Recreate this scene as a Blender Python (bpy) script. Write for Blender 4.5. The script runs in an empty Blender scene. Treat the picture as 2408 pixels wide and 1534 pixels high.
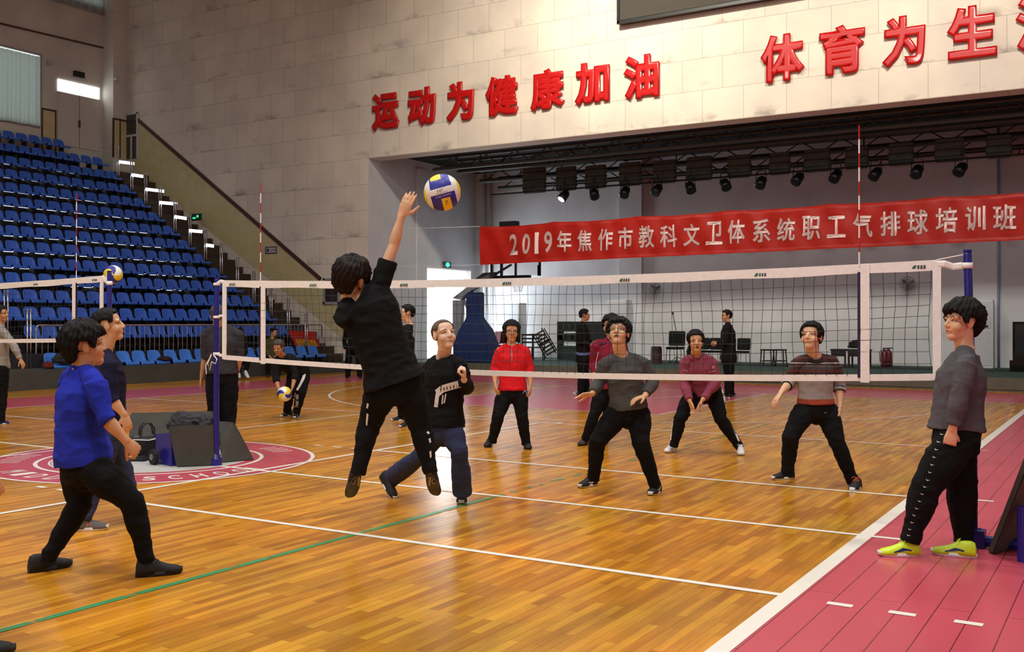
import bpy, bmesh, math, random
from mathutils import Vector, Matrix, noise
from mathutils.bvhtree import BVHTree
random.seed(7)
SC = bpy.context.scene
COL = SC.collection
# ---------------------------------------------------------------- camera
FPX, YAW, PITCH, ROLL = 2453.66, -0.57923, 0.00525, 0.00127
CPOS = Vector((4.6802, -7.9970, 1.5566))
PPX, PPY, IW, IH = 1070.11, 743.49, 2408, 1534
_f = Vector((math.sin(YAW)*math.cos(PITCH), math.cos(YAW)*math.cos(PITCH), math.sin(PITCH)))
_r = Vector((math.cos(YAW), -math.sin(YAW), 0)); _u = _r.cross(_f)
CR = _r*math.cos(ROLL)+_u*math.sin(ROLL); CU = _u*math.cos(ROLL)-_r*math.sin(ROLL); CF = _f
cam = bpy.data.cameras.new('camera'); cam.sensor_fit = 'HORIZONTAL'; cam.sensor_width = 36
cam.lens = 36*FPX/IW; cam.shift_x = (IW/2-PPX)/IW; cam.shift_y = -(IH/2-PPY)/IW
cam.clip_end = 200
co = bpy.data.objects.new('camera', cam); COL.objects.link(co)
mw = Matrix((CR, CU, -CF)).transposed().to_4x4(); mw.translation = CPOS
co.matrix_world = mw; SC.camera = co
# ---------------------------------------------------------------- view, world, lights
SC.view_settings.view_transform = 'Standard'; SC.view_settings.look = 'None'
SC.view_settings.gamma = 1; SC.view_settings.use_curve_mapping = False
SC.view_settings.exposure = -0.62
SC.cycles.use_denoising = True
SC.cycles.max_bounces = 6; SC.cycles.diffuse_bounces = 3; SC.cycles.glossy_bounces = 3
SC.cycles.transmission_bounces = 4; SC.cycles.transparent_max_bounces = 8
SC.cycles.sample_clamp_indirect = 4.0
SC.cycles.caustics_reflective = False; SC.cycles.caustics_refractive = False
wd = bpy.data.worlds.new('gym_air'); SC.world = wd; wd.use_nodes = True
wd.node_tree.nodes['Background'].inputs[0].default_value = (.8, .88, 1, 1)
wd.node_tree.nodes['Background'].inputs[1].default_value = 0.25
def area(name, loc, aim, power, sx, sy, col, spread=3.14):
    l = bpy.data.lights.new(name, 'AREA'); l.shape = 'RECTANGLE'; l.size = sx; l.size_y = sy
    l.energy = power; l.color = col; l.spread = spread
    o = bpy.data.objects.new(name, l); COL.objects.link(o); o.location = loc
    o.rotation_euler = (Vector(aim)-Vector(loc)).to_track_quat('-Z', 'Y').to_euler(); return o
# the hall's high-bay lamps hang over the courts, warm floods wash the proscenium wall
for i, (x, y, pw) in enumerate([(-9, 9, 90), (-3, 9, 190), (3.5, 9, 220), (-9, 2, 210), (-3, 2, 640), (3.5, 2, 720),
                                (-9, -6, 390), (-3, -6, 820), (3.5, -6, 820), (-15, 2, 330)]):
    area('high_bay_lamp', (x, y, 13.2), (x, y, 0), pw, 1.2, 1.2, (1, .995, .97))
area('wall_flood_lamp', (-5.5, 8.5, 13.4), (-7.6, 17.9, 9.4), 520, .6, .6, (1, .9, .74), 1.35)
area('wall_flood_lamp', (2.5, 8.0, 13.4), (0.0, 17.9, 8.8), 480, .6, .6, (1, .9, .76), 1.5)
# cool fill lamps added out of view, behind and beside the camera
area('window_daylight', (15.5, -2, 8), (0, 4, 0), 520, 10, 6, (.86, .93, 1))
area('window_daylight', (-2, -15.5, 8), (-2, 2, 1), 1000, 14, 5, (.88, .94, 1))
# daylight falling through the open side door onto the stage
area('door_daylight', (-15.3, 22.5, 1.9), (-6, 22.5, 1.0), 260, 2.4, 2.9, (.86, .94, 1))
# ---------------------------------------------------------------- geometry helpers
def ray(px, py): return CR*((px-PPX)/FPX)-CU*((py-PPY)/FPX)+CF
def at(px, py, d): return CPOS+ray(px, py)*d
def on(px, py, ax, v):
    d = ray(px, py); i = 'XYZ'.index(ax); return CPOS+d*((v-CPOS[i])/d[i])
def F(px, py, z=0.0): return on(px, py, 'Z', z)
def depth(p): return (Vector(p)-CPOS).dot(CF)
def cv(r, u, t): return (CR*r+CU*u-CF*t)
UP = Vector((0, 0, 1))
MATS = {}
def S2L(c): return tuple(((x/255)/12.92 if x/255 <= .04045 else ((x/255+.055)/1.055)**2.4) for x in c)
def mat(name, rgb, rough=.6, var=.12, scale=12, bump=0., bscale=None, metal=0., spec=.5, emit=0., stretch=None, coat=0.):
    """a plain procedural material: colour broken up by noise, optional bump"""
    if name in MATS: return MATS[name]
    m = bpy.data.materials.new(name); m.use_nodes = True; nt = m.node_tree; b = nt.nodes['Principled BSDF']
    c = S2L(rgb); b.inputs['Roughness'].default_value = rough; b.inputs['Metallic'].default_value = metal
    b.inputs['Specular IOR Level'].default_value = spec; b.inputs['Coat Weight'].default_value = coat
    tc = nt.nodes.new('ShaderNodeTexCoord'); src = tc.outputs['Object']
    if stretch:
        mp = nt.nodes.new('ShaderNodeMapping'); mp.inputs['Scale'].default_value = stretch
        nt.links.new(src, mp.inputs[0]); src = mp.outputs[0]
    n = nt.nodes.new('ShaderNodeTexNoise'); n.inputs['Scale'].default_value = scale; n.inputs['Detail'].default_value = 5
    nt.links.new(src, n.inputs['Vector'])
    r = nt.nodes.new('ShaderNodeValToRGB'); r.color_ramp.elements[0].position = .3; r.color_ramp.elements[1].position = .7
    r.color_ramp.elements[0].color = (*[x*(1-var) for x in c], 1); r.color_ramp.elements[1].color = (*[min(1, x*(1+var)) for x in c], 1)
    nt.links.new(n.outputs['Fac'], r.inputs[0]); nt.links.new(r.outputs[0], b.inputs['Base Color'])
    if bump:
        n2 = nt.nodes.new('ShaderNodeTexNoise'); n2.inputs['Scale'].default_value = bscale or scale*4; n2.inputs['Detail'].default_value = 4
        nt.links.new(src, n2.inputs['Vector'])
        bp = nt.nodes.new('ShaderNodeBump'); bp.inputs['Strength'].default_value = bump; bp.inputs['Distance'].default_value = .01
        nt.links.new(n2.outputs['Fac'], bp.inputs['Height']); nt.links.new(bp.outputs[0], b.inputs['Normal'])
    if emit:
        b.inputs['Emission Color'].default_value = (*c, 1); b.inputs['Emission Strength'].default_value = emit
    MATS[name] = m; return m
def link(o, parent=None):
    COL.objects.link(o)
    if parent is not None:
        o.parent = parent; o.matrix_parent_inverse = Matrix.Identity(4)
        o.location = Vector(o.location)-world_of(parent)
    return o
def world_of(o):
    v = Vector((0, 0, 0))
    while o is not None: v += Vector(o.location); o = o.parent
    return v
def tag(o, label=None, cat=None, group=None, kind=None):
    if label: o['label'] = label
    if cat: o['category'] = cat
    if group: o['group'] = group
    if kind: o['kind'] = kind
    return o
def empty(name, loc, label, cat, group=None):
    o = bpy.data.objects.new(name, None); o.empty_display_size = .1; o.location = loc; COL.objects.link(o)
    return tag(o, label, cat, group)
def obj(name, bm, m, parent=None, smooth=False, origin=None):
    """link a bmesh (in world coordinates) as one mesh object; its origin goes to `origin` or to its own base"""
    me = bm if isinstance(bm, bpy.types.Mesh) else bpy.data.meshes.new(name)
    if not isinstance(bm, bpy.types.Mesh):
        bmesh.ops.recalc_face_normals(bm, faces=bm.faces[:])
        bm.to_mesh(me); bm.free()
    if not me.materials:
        for x in (m if isinstance(m, (list, tuple)) else [m]): me.materials.append(x)
    if smooth: me.polygons.foreach_set('use_smooth', [True]*len(me.polygons))
    if origin is None:
        vs = me.vertices
        if len(vs):
            xs = [v.co.x for v in vs]; ys = [v.co.y for v in vs]; zs = [v.co.z for v in vs]
            origin = Vector(((min(xs)+max(xs))/2, (min(ys)+max(ys))/2, min(zs)))
        else: origin = Vector((0, 0, 0))
    me.transform(Matrix.Translation(-Vector(origin)))
    o = bpy.data.objects.new(name, me); o.location = origin
    return link(o, parent)
def struct(name, bm, m, parent=None, smooth=False): return tag(obj(name, bm, m, parent, smooth), kind='structure')
def box(bm, c, s, rz=0., M=None, mi=0):
    r = bmesh.ops.create_cube(bm, size=1); vs = r['verts']
    T = Matrix.Translation(Vector(c)) @ (M.to_4x4() if M else Matrix.Rotation(rz, 4, 'Z')) @ Matrix.Diagonal((*s, 1))
    bmesh.ops.transform(bm, matrix=T, verts=vs)
    if mi:
        for v in vs:
            for f in v.link_faces: f.material_index = mi
    return vs
def bbox(bm, x0, x1, y0, y1, z0, z1, mi=0): return box(bm, ((x0+x1)/2, (y0+y1)/2, (z0+z1)/2), (abs(x1-x0), abs(y1-y0), abs(z1-z0)), mi=mi)
def quad(bm, *ps, mi=0):
    f = bm.faces.new([bm.verts.new(Vector(p)) for p in ps]); f.material_index = mi; return f
def prism(bm, pts, nrm, t):
    """polygon pts (world) thickened along nrm by t"""
    n = Vector(nrm).normalized()*t
    a = [bm.verts.new(Vector(p)) for p in pts]; b = [bm.verts.new(Vector(p)+n) for p in pts]
    bm.faces.new(a); bm.faces.new(b[::-1]); k = len(a)
    for i in range(k): bm.faces.new([a[i], b[i], b[(i+1) % k], a[(i+1) % k]])
def bar(bm, a, b, r, n=8, r2=None): tube(bm, [a, b], [r, r if r2 is None else r2], n, cap='flat')
def tube(bm, pts, rad, n=12, cap='round', ref=None):
    """closed tube through pts; rad entries are r or (a,b), a along the lateral axis `ref`"""
    pts = [Vector(p) for p in pts]; rings = []
    K = len(pts); lat = None
    sec = []
    for i in range(K):
        t = (pts[min(i+1, K-1)]-pts[max(i-1, 0)])
        t = t.normalized() if t.length > 1e-9 else UP.copy()
        rf = ref[i] if isinstance(ref, (list, tuple)) else ref
        if rf is None: rf = lat if lat is not None else (Vector((1, 0, 0)) if abs(t.x) < .8 else Vector((0, 1, 0)))
        a = rf-t*rf.dot(t)
        a = a.normalized() if a.length > 1e-6 else t.orthogonal().normalized()
        lat = a; b = t.cross(a)
        r = rad[i] if i < len(rad) else rad[-1]
        ra, rb = r if isinstance(r, (tuple, list)) else (r, r)
        sec.append((pts[i], t, a, b, ra, rb))
    if cap == 'round':
        p, t, a, b, ra, rb = sec[0]; rr = min(ra, rb)
        sec = [(p-t*rr*.92, t, a, b, ra*.4, rb*.4), (p-t*rr*.6, t, a, b, ra*.8, rb*.8)]+sec
        p, t, a, b, ra, rb = sec[-1]; rr = min(ra, rb)
        sec += [(p+t*rr*.6, t, a, b, ra*.8, rb*.8), (p+t*rr*.92, t, a, b, ra*.4, rb*.4)]
    for p, t, a, b, ra, rb in sec:
        rings.append([bm.verts.new(p+a*(ra*math.cos(2*math.pi*k/n))+b*(rb*math.sin(2*math.pi*k/n))) for k in range(n)])
    for q, w in zip(rings, rings[1:]):
        for k in range(n): bm.faces.new([q[k], q[(k+1) % n], w[(k+1) % n], w[k]])
    bm.faces.new(rings[0][::-1]); bm.faces.new(rings[-1])
def ball(bm, c, r, M=None, seg=16, rings=10, mi=0):
    rr = r if isinstance(r, (tuple, list)) else (r, r, r)
    q = bmesh.ops.create_uvsphere(bm, u_segments=seg, v_segments=rings, radius=1)
    T = Matrix.Translation(Vector(c)) @ (M.to_4x4() if M else Matrix.Identity(4)) @ Matrix.Diagonal((*rr, 1))
    bmesh.ops.transform(bm, matrix=T, verts=q['verts'])
    if mi:
        for v in q['verts']:
            for f in v.link_faces: f.material_index = mi
def glyphs(text, size=1., bold=.0, extrude=.0, shear=0.):
    """flat or extruded lettering as a mesh in the XY plane"""
    c = bpy.data.curves.new('lettering', 'FONT'); c.body = text; c.size = size; c.extrude = extrude; c.shear = shear
    c.bevel_depth = bold; c.bevel_resolution = 0; c.resolution_u = 3
    o = bpy.data.objects.new('lettering', c); COL.objects.link(o)
    dg = bpy.context.evaluated_depsgraph_get(); me = bpy.data.meshes.new_from_object(o.evaluated_get(dg))
    bpy.data.objects.remove(o); bpy.data.curves.remove(c); return me
def fit_glyph(ch, o, ux, uy, w, h, thick=.0, bold=.025, lean=0.):
    """one character stretched to w x h, lower left corner o, axes ux, uy (unit); returns a Mesh in world coordinates"""
    me = glyphs(ch, 1., bold, thick/2)
    xs = [v.co.x for v in me.vertices]; ys = [v.co.y for v in me.vertices]
    x0, x1, y0, y1 = min(xs), max(xs), min(ys), max(ys); n = ux.cross(uy); zm = max(1e-6, max(abs(v.co.z) for v in me.vertices))
    for v in me.vertices:
        a = (v.co.x-x0)/max(1e-6, x1-x0)*w; b = (v.co.y-y0)/max(1e-6, y1-y0)*h
        v.co = o+ux*(a+lean*b)+uy*b+n*((math.copysign(thick/2*(.86+.14*max(0, abs(v.co.z)-thick/2)/max(1e-6, zm-thick/2)), v.co.z) if thick else v.co.z/zm*.0006)+thick/2)
    me.materials.clear(); return me
def join_meshes(name, meshes):
    bm = bmesh.new()
    for m in meshes: bm.from_mesh(m)
    for m in meshes: bpy.data.meshes.remove(m)
    return bm
def copy_tree(o, delta, parent=None):
    c = o.copy(); COL.objects.link(c)
    if parent is None: c.location = Vector(o.location)+Vector(delta)
    else: c.parent = parent
    for ch in list(o.children): copy_tree(ch, delta, c)
    return c
ORD = ['first', 'second', 'third', 'fourth', 'fifth', 'sixth', 'seventh', 'eighth', 'ninth', 'tenth', 'eleventh', 'twelfth', 'thirteenth',
       'fourteenth', 'fifteenth', 'sixteenth', 'seventeenth', 'eighteenth', 'nineteenth', 'twentieth', 'twenty-first', 'twenty-second',
       'twenty-third', 'twenty-fourth', 'twenty-fifth']
# common materials
M_white = mat('white_paint', (236, 234, 226), .45, .04)
M_black = mat('black_metal', (14, 14, 15), .4, .1)
M_steel = mat('polished_steel', (205, 208, 212), .22, .05, metal=1.)
M_post = mat('blue_enamel', (28, 26, 120), .35, .08)
M_tape = mat('white_net_tape', (245, 243, 238), .7, .05, 30)
# ================================================================ ROOM
YW, XL, XJ = 17.91, -27.56, -15.53          # proscenium wall, end wall behind the stand, stage jamb
XR, YN, ZC = 16.0, -16.0, 15.5
def wood_mat():
    m = bpy.data.materials.new('varnished_maple'); m.use_nodes = True; nt = m.node_tree; N = nt.nodes; L = nt.links; b = N['Principled BSDF']
    tc = N.new('ShaderNodeTexCoord'); sp = N.new('ShaderNodeSeparateXYZ'); L.new(tc.outputs['Object'], sp.inputs[0])
    cb = N.new('ShaderNodeCombineXYZ'); L.new(sp.outputs['Y'], cb.inputs['X']); L.new(sp.outputs['X'], cb.inputs['Y'])
    br = N.new('ShaderNodeTexBrick'); L.new(cb.outputs[0], br.inputs['Vector'])
    br.inputs['Scale'].default_value = 1; br.inputs['Brick Width'].default_value = .62; br.inputs['Row Height'].default_value = .058
    br.inputs['Mortar Size'].default_value = .0008; br.inputs['Bias'].default_value = .05; br.offset = .37; br.squash = 1
    br.inputs['Color1'].default_value = (*S2L((240, 170, 52)), 1); br.inputs['Color2'].default_value = (*S2L((196, 124, 30)), 1)
    br.inputs['Mortar'].default_value = (*S2L((120, 74, 26)), 1)
    # blotches of greener and redder varnish
    n1 = N.new('ShaderNodeTexNoise'); n1.inputs['Scale'].default_value = .55; n1.inputs['Detail'].default_value = 4; L.new(tc.outputs['Object'], n1.inputs['Vector'])
    r1 = N.new('ShaderNodeValToRGB'); e = r1.color_ramp.elements
    e[0].position = .3; e[0].color = (.72, .82, .74, 1); e[1].position = .72; e[1].color = (1.1, .97, .86, 1); L.new(n1.outputs['Fac'], r1.inputs[0])
    mx = N.new('ShaderNodeMix'); mx.data_type = 'RGBA'; mx.blend_type = 'MULTIPLY'; mx.inputs[0].default_value = 1
    L.new(br.outputs['Color'], mx.inputs[6]); L.new(r1.outputs[0], mx.inputs[7])
    mp = N.new('ShaderNodeMapping'); mp.inputs['Scale'].default_value = (9, .9, 1); L.new(tc.outputs['Object'], mp.inputs[0])
    n2 = N.new('ShaderNodeTexNoise'); n2.inputs['Scale'].default_value = 1.6; n2.inputs['Detail'].default_value = 6; L.new(mp.outputs[0], n2.inputs['Vector'])
    r2 = N.new('ShaderNodeValToRGB'); e = r2.color_ramp.elements
    e[0].position = .28; e[0].color = (.62, .6, .58, 1); e[1].position = .62; e[1].color = (1.08, 1.08, 1.05, 1); L.new(n2.outputs['Fac'], r2.inputs[0])
    mx2 = N.new('ShaderNodeMix'); mx2.data_type = 'RGBA'; mx2.blend_type = 'MULTIPLY'; mx2.inputs[0].default_value = .85
    L.new(mx.outputs[2], mx2.inputs[6]); L.new(r2.outputs[0], mx2.inputs[7]); L.new(mx2.outputs[2], b.inputs['Base Color'])
    n3 = N.new('ShaderNodeTexNoise'); n3.inputs['Scale'].default_value = 3; L.new(mp.outputs[0], n3.inputs['Vector'])
    mr = N.new('ShaderNodeMapRange'); mr.inputs['To Min'].default_value = .16; mr.inputs['To Max'].default_value = .3; L.new(n3.outputs['Fac'], mr.inputs[0])
    L.new(mr.outputs[0], b.inputs['Roughness']); b.inputs['Specular IOR Level'].default_value = .45
    bp = N.new('ShaderNodeBump'); bp.inputs['Strength'].default_value = .05; bp.inputs['Distance'].default_value = .004
    L.new(n2.outputs['Fac'], bp.inputs['Height']); L.new(bp.outputs[0], b.inputs['Normal'])
    return m
def paint_mat(name, rgb, rough=.25, var=.08, worn=0., seams=False):
    m = mat(name, rgb, rough, var, 1.3, .04, 60); nt = m.node_tree; b = nt.nodes['Principled BSDF']
    b.inputs['Specular IOR Level'].default_value = .45
    if worn:
        n = nt.nodes.new('ShaderNodeTexNoise'); n.inputs['Scale'].default_value = 5; n.inputs['Detail'].default_value = 5
        tc = nt.nodes.new('ShaderNodeTexCoord'); nt.links.new(tc.outputs['Object'], n.inputs['Vector'])
        r = nt.nodes.new('ShaderNodeValToRGB'); r.color_ramp.elements[0].position = worn-.08; r.color_ramp.elements[1].position = worn+.08
        nt.links.new(n.outputs['Fac'], r.inputs[0]); nt.links.new(r.outputs[0], b.inputs['Alpha'])
    if seams:
        tc = nt.nodes.new('ShaderNodeTexCoord'); sp = nt.nodes.new('ShaderNodeSeparateXYZ'); nt.links.new(tc.outputs['Object'], sp.inputs[0])
        cb = nt.nodes.new('ShaderNodeCombineXYZ'); nt.links.new(sp.outputs['Y'], cb.inputs['X']); nt.links.new(sp.outputs['X'], cb.inputs['Y'])
        br = nt.nodes.new('ShaderNodeTexBrick'); nt.links.new(cb.outputs[0], br.inputs['Vector']); br.inputs['Scale'].default_value = 1
        br.inputs['Brick Width'].default_value = 2.6; br.inputs['Row Height'].default_value = .17; br.inputs['Mortar Size'].default_value = .003
        old = b.inputs['Base Color'].links[0].from_socket
        dk = nt.nodes.new('ShaderNodeMix'); dk.data_type = 'RGBA'; dk.inputs[7].default_value = (*S2L((112, 40, 48)), 1)
        nt.links.new(br.outputs['Fac'], dk.inputs[0]); nt.links.new(old, dk.inputs[6]); nt.links.new(dk.outputs[2], b.inputs['Base Color'])
    return m
def stone_mat(name, rgb, x0, z0, w=1.07, h=.823, soot=.8):
    m = bpy.data.materials.new(name); m.use_nodes = True; nt = m.node_tree; N = nt.nodes; L = nt.links; b = N['Principled BSDF']
    b.inputs['Roughness'].default_value = .85; b.inputs['Specular IOR Level'].default_value = .2
    ge = N.new('ShaderNodeNewGeometry'); sp = N.new('ShaderNodeSeparateXYZ'); L.new(ge.outputs['Position'], sp.inputs[0])
    ax = N.new('ShaderNodeMath'); ax.operation = 'SUBTRACT'; ax.inputs[1].default_value = x0; L.new(sp.outputs['X'], ax.inputs[0])
    az = N.new('ShaderNodeMath'); az.operation = 'SUBTRACT'; az.inputs[1].default_value = z0; L.new(sp.outputs['Z'], az.inputs[0])
    cb = N.new('ShaderNodeCombineXYZ'); L.new(ax.outputs[0], cb.inputs['X']); L.new(az.outputs[0], cb.inputs['Y'])
    br = N.new('ShaderNodeTexBrick'); L.new(cb.outputs[0], br.inputs['Vector']); br.inputs['Scale'].default_value = 1
    br.inputs['Brick Width'].default_value = w; br.inputs['Row Height'].default_value = h; br.inputs['Mortar Size'].default_value = .008
    c = S2L(rgb); br.inputs['Color1'].default_value = (*c, 1); br.inputs['Color2'].default_value = (*[x*.92 for x in c], 1)
    br.inputs['Mortar'].default_value = (*[x*.58 for x in c], 1); br.inputs['Mortar Smooth'].default_value = .3
    cs = N.new('ShaderNodeCombineXYZ'); sx = N.new('ShaderNodeMath'); sx.operation = 'MULTIPLY'; sx.inputs[1].default_value = .55
    L.new(sp.outputs['X'], sx.inputs[0]); L.new(sx.outputs[0], cs.inputs['X']); L.new(sp.outputs['Z'], cs.inputs['Z'])
    n = N.new('ShaderNodeTexNoise'); n.inputs['Scale'].default_value = 1.5; n.inputs['Detail'].default_value = 7; n.inputs['Roughness'].default_value = .65; L.new(cs.outputs[0], n.inputs['Vector'])
    r = N.new('ShaderNodeValToRGB'); r.color_ramp.elements[0].position = .53; r.color_ramp.elements[1].position = .66; L.new(n.outputs['Fac'], r.inputs[0])
    # soot gathers along the joints: strongest just above each course line
    fr = N.new('ShaderNodeMath'); fr.operation = 'DIVIDE'; fr.inputs[1].default_value = h; L.new(az.outputs[0], fr.inputs[0])
    f2 = N.new('ShaderNodeMath'); f2.operation = 'FRACT'; L.new(fr.outputs[0], f2.inputs[0])
    rr = N.new('ShaderNodeValToRGB'); e = rr.color_ramp.elements; e[0].position = .0; e[0].color = (1, 1, 1, 1); e[1].position = .35; e[1].color = (.0, .0, .0, 1); L.new(f2.outputs[0], rr.inputs[0])
    mu = N.new('ShaderNodeMath'); mu.operation = 'MULTIPLY'; L.new(r.outputs[0], mu.inputs[0]); L.new(rr.outputs[0], mu.inputs[1])
    m3 = N.new('ShaderNodeMath'); m3.operation = 'MULTIPLY'; m3.inputs[1].default_value = soot; L.new(mu.outputs[0], m3.inputs[0])
    n4 = N.new('ShaderNodeTexNoise'); n4.inputs['Scale'].default_value = .8; n4.inputs['Detail'].default_value = 6; L.new(ge.outputs['Position'], n4.inputs['Vector'])
    r4 = N.new('ShaderNodeValToRGB'); e = r4.color_ramp.elements; e[0].position = .3; e[0].color = (.86, .85, .86, 1); e[1].position = .65; e[1].color = (1.04, 1.03, 1, 1); L.new(n4.outputs['Fac'], r4.inputs[0])
    mm = N.new('ShaderNodeMix'); mm.data_type = 'RGBA'; mm.blend_type = 'MULTIPLY'; mm.inputs[0].default_value = 1; L.new(br.outputs['Color'], mm.inputs[6]); L.new(r4.outputs[0], mm.inputs[7])
    mx = N.new('ShaderNodeMix'); mx.data_type = 'RGBA'; mx.inputs[7].default_value = (*[x*.22 for x in c], 1)
    L.new(m3.outputs[0], mx.inputs[0]); L.new(mm.outputs[2], mx.inputs[6]); L.new(mx.outputs[2], b.inputs['Base Color'])
    return m
def plaster(name, rgb, streak=.1):
    m = mat(name, rgb, .8, streak, 1.1, .15, 30, spec=.25); return m
M_floor = wood_mat()
xv = on(1264, 262, 'Y', YW).x
M_stone = stone_mat('wall_stone', (224, 216, 202), xv, 7.515-.823*9)
M_endwall = stone_mat('end_wall_stone', (208, 205, 196), -27, 8.0, 3.0, 5.0, .35)
M_cream = mat('cream_panel_paint', (196, 184, 138), .55, .08, 3)
M_brown = mat('brown_wood_trim', (70, 40, 30), .5, .1, 6)
M_stagewall = plaster('stage_white_plaster', (204, 206, 210), .08)
M_dark = mat('black_ceiling_paint', (12, 12, 13), .9, .2)
M_green = mat('green_stage_cloth', (46, 74, 66), .9, .15, 9, .3, 120)
M_lip = mat('stage_front_grey', (92, 88, 76), .8, .12, 5)
bm = bmesh.new(); bbox(bm, XL-.5, XR+.5, YN-.5, 18.5, -.3, 0); struct('floor', bm, M_floor)
bm = bmesh.new(); bbox(bm, XL, XR, YN, YW+.66, ZC, ZC+.3); struct('ceiling', bm, mat('hall_ceiling_white', (188, 190, 192), .9))
bm = bmesh.new(); bbox(bm, XR, XR+.3, YN, 24.6, 0, ZC); struct('wall_right', bm, plaster('hall_plaster', (186, 180, 170)))
bm = bmesh.new(); bbox(bm, XL, XR, YN-.3, YN, 0, ZC); struct('wall_near', bm, MATS['hall_plaster'])
bm = bmesh.new(); bbox(bm, XL-.3, XL, YN, YW+.66, 0, ZC); struct('wall_left', bm, M_endwall)
bm = bmesh.new(); bbox(bm, XL, XJ, YW, YW+.66, 0, ZC); bbox(bm, XJ, XR, YW, YW+.66, 6.68, ZC)
struct('wall_stage', bm, M_stone)
bm = bmesh.new(); bbox(bm, XJ-.004, XJ+.006, YW+.005, YW+.665, .3, 6.68); struct('trim_1', bm, M_stagewall)   # whitewashed jamb
bm = bmesh.new(); bbox(bm, XL, XL+.62, 17.28, YW, 0, ZC); struct('column', bm, M_endwall)
# ---- stage box
ZS, YB = .30, 24.3
bm = bmesh.new(); bbox(bm, XJ, XR, 18.25, YB, -.2, ZS); struct('floor_stage', bm, M_green)
bm = bmesh.new(); bbox(bm, XJ, XR, 18.19, 18.25, 0, ZS+.012)
for k in range(9): bbox(bm, XJ+.1+k*3.4, XJ+3.3+k*3.4, 18.17, 18.19, .05, ZS-.04)
struct('trim_2', bm, M_lip)
bm = bmesh.new(); bbox(bm, XJ, XR, YB, YB+.3, 0, 7.2)
for x in (-9.4, 1.05): bbox(bm, x-.4, x+.4, YB-.16, YB, ZS, 6.9)
struct('wall_back', bm, M_stagewall)
D0, D1, DZ = 21.13, 23.88, 3.37
bm = bmesh.new(); bbox(bm, XJ-.25, XJ, YW+.66, D0, 0, 7.2); bbox(bm, XJ-.25, XJ, D1, YB, 0, 7.2); bbox(bm, XJ-.25, XJ, D0, D1, DZ, 7.2)
bbox(bm, XJ-.02, XJ+.05, D0-.62, D0-.08, ZS, 6.7); struct('wall_stage_side', bm, M_stagewall)
bm = bmesh.new()
for y0, y1, z0, z1 in ((D0-.06, D0, ZS, DZ+.06), (D1, D1+.06, ZS, DZ+.06), (D0, D1, DZ, DZ+.06)): bbox(bm, XJ-.26, XJ+.03, y0, y1, z0, z1)
struct('door_1', bm, M_white)
bm = bmesh.new(); bbox(bm, XJ-1.3, XJ-1.25, D0-1.6, D1+1.6, -.2, DZ+1.4); struct('backdrop', bm, mat('overcast_daylight', (250, 252, 255), 1, 0, emit=7.0))
bm = bmesh.new(); bbox(bm, XJ, XR, YW+.66, YB, 6.95, 7.2); struct('ceiling_stage', bm, M_dark)
# pipe up the back wall corner and pale service pipe on the right pilaster
for x, r, mm in ((XJ+.42, .05, M_stagewall), (1.47, .045, mat('pale_blue_pipe', (150, 168, 200), .5))):
    bm = bmesh.new(); bar(bm, (x, YB-.1, ZS), (x, YB-.1, 6.9), r, 10)
    if x < -5: bar(bm, (x+.25, YB-.1, ZS), (x+.25, YB-.1, 6.9), .035, 8)
    tag(obj('wall_pipe', bm, mm, None, True), 'white twin pipes running up the stage back corner by the open door' if x < -5 else 'pale blue pipe running up the back wall behind the right net post', 'pipe')
# ---- end wall: curtained windows, door with transom, cream panels
def window(n, y0, y1, z0, z1, bright):
    bm = bmesh.new()
    for a, b_, c, d in ((y0-.06, y0, z0, z1), (y1, y1+.06, z0, z1), (y0-.06, y1+.06, z1, z1+.06), (y0-.06, y1+.06, z0-.06, z0)): bbox(bm, XL, XL+.08, a, b_, c, d)
    w = struct('window_%d' % n, bm, mat('window_frame_grey', (150, 152, 150), .5))
    bm = bmesh.new(); bbox(bm, XL, XL+.02, y0, y1, z0, z1)
    struct('window_%d_pane' % n, bm, mat('daylit_glass_%d' % n, (240, 250, 248), .3, .02, emit=bright), w)
    return w
def curtain(y0, y1, z0, z1, label, x=XL+.16, rgb=(176, 184, 180)):
    bm = bmesh.new(); K = int((y1-y0)/.03); rows = []
    for k in range(K+1):
        y = y0+(y1-y0)*k/K; dx = .035*math.sin(y*38)+.02*math.sin(y*17+1)
        rows.append([bm.verts.new((x+dx*(1-.4*j/4), y, z0+(z1-z0)*j/4+.02*math.sin(y*9)*(j == 0))) for j in range(5)])
    for a, b_ in zip(rows, rows[1:]):
        for j in range(4): bm.faces.new([a[j], b_[j], b_[j+1], a[j+1]])
    m = mat('thin_curtain', rgb, .9, .08, 5)
    if not m.get('thin'):
        m['thin'] = 1; nt = m.node_tree; bs = nt.nodes['Principled BSDF']; tr = nt.nodes.new('ShaderNodeBsdfTranslucent'); mx = nt.nodes.new('ShaderNodeMixShader'); mx.inputs[0].default_value = .55
        tr.inputs[0].default_value = (*S2L(rgb), 1); out = nt.nodes['Material Output']
        nt.links.new(bs.outputs[0], mx.inputs[1]); nt.links.new(tr.outputs[0], mx.inputs[2]); nt.links.new(mx.outputs[0], out.inputs[0])
    tag(obj('curtain', bm, m, None, True), label, 'curtain')
window(1, 11.2, 14.6, 8.4, 10.86, 1.15); curtain(11.0, 14.52, 8.35, 10.78, 'pale pleated curtain over the tall window above the top seat row')
window(2, 12.0, 17.2, 13.2, 15.3, .8); curtain(12.0, 17.25, 12.9, 15.3, 'pale pleated curtain hanging high under the roof in the hall corner')
t = struct('door_2', (lambda b_: (bbox(b_, XL, XL+.05, 15.35, 17.14, 7.85, 9.75), b_)[1])(bmesh.new()), mat('grey_white_door_paint', (196, 192, 184), .6, .06))
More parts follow.
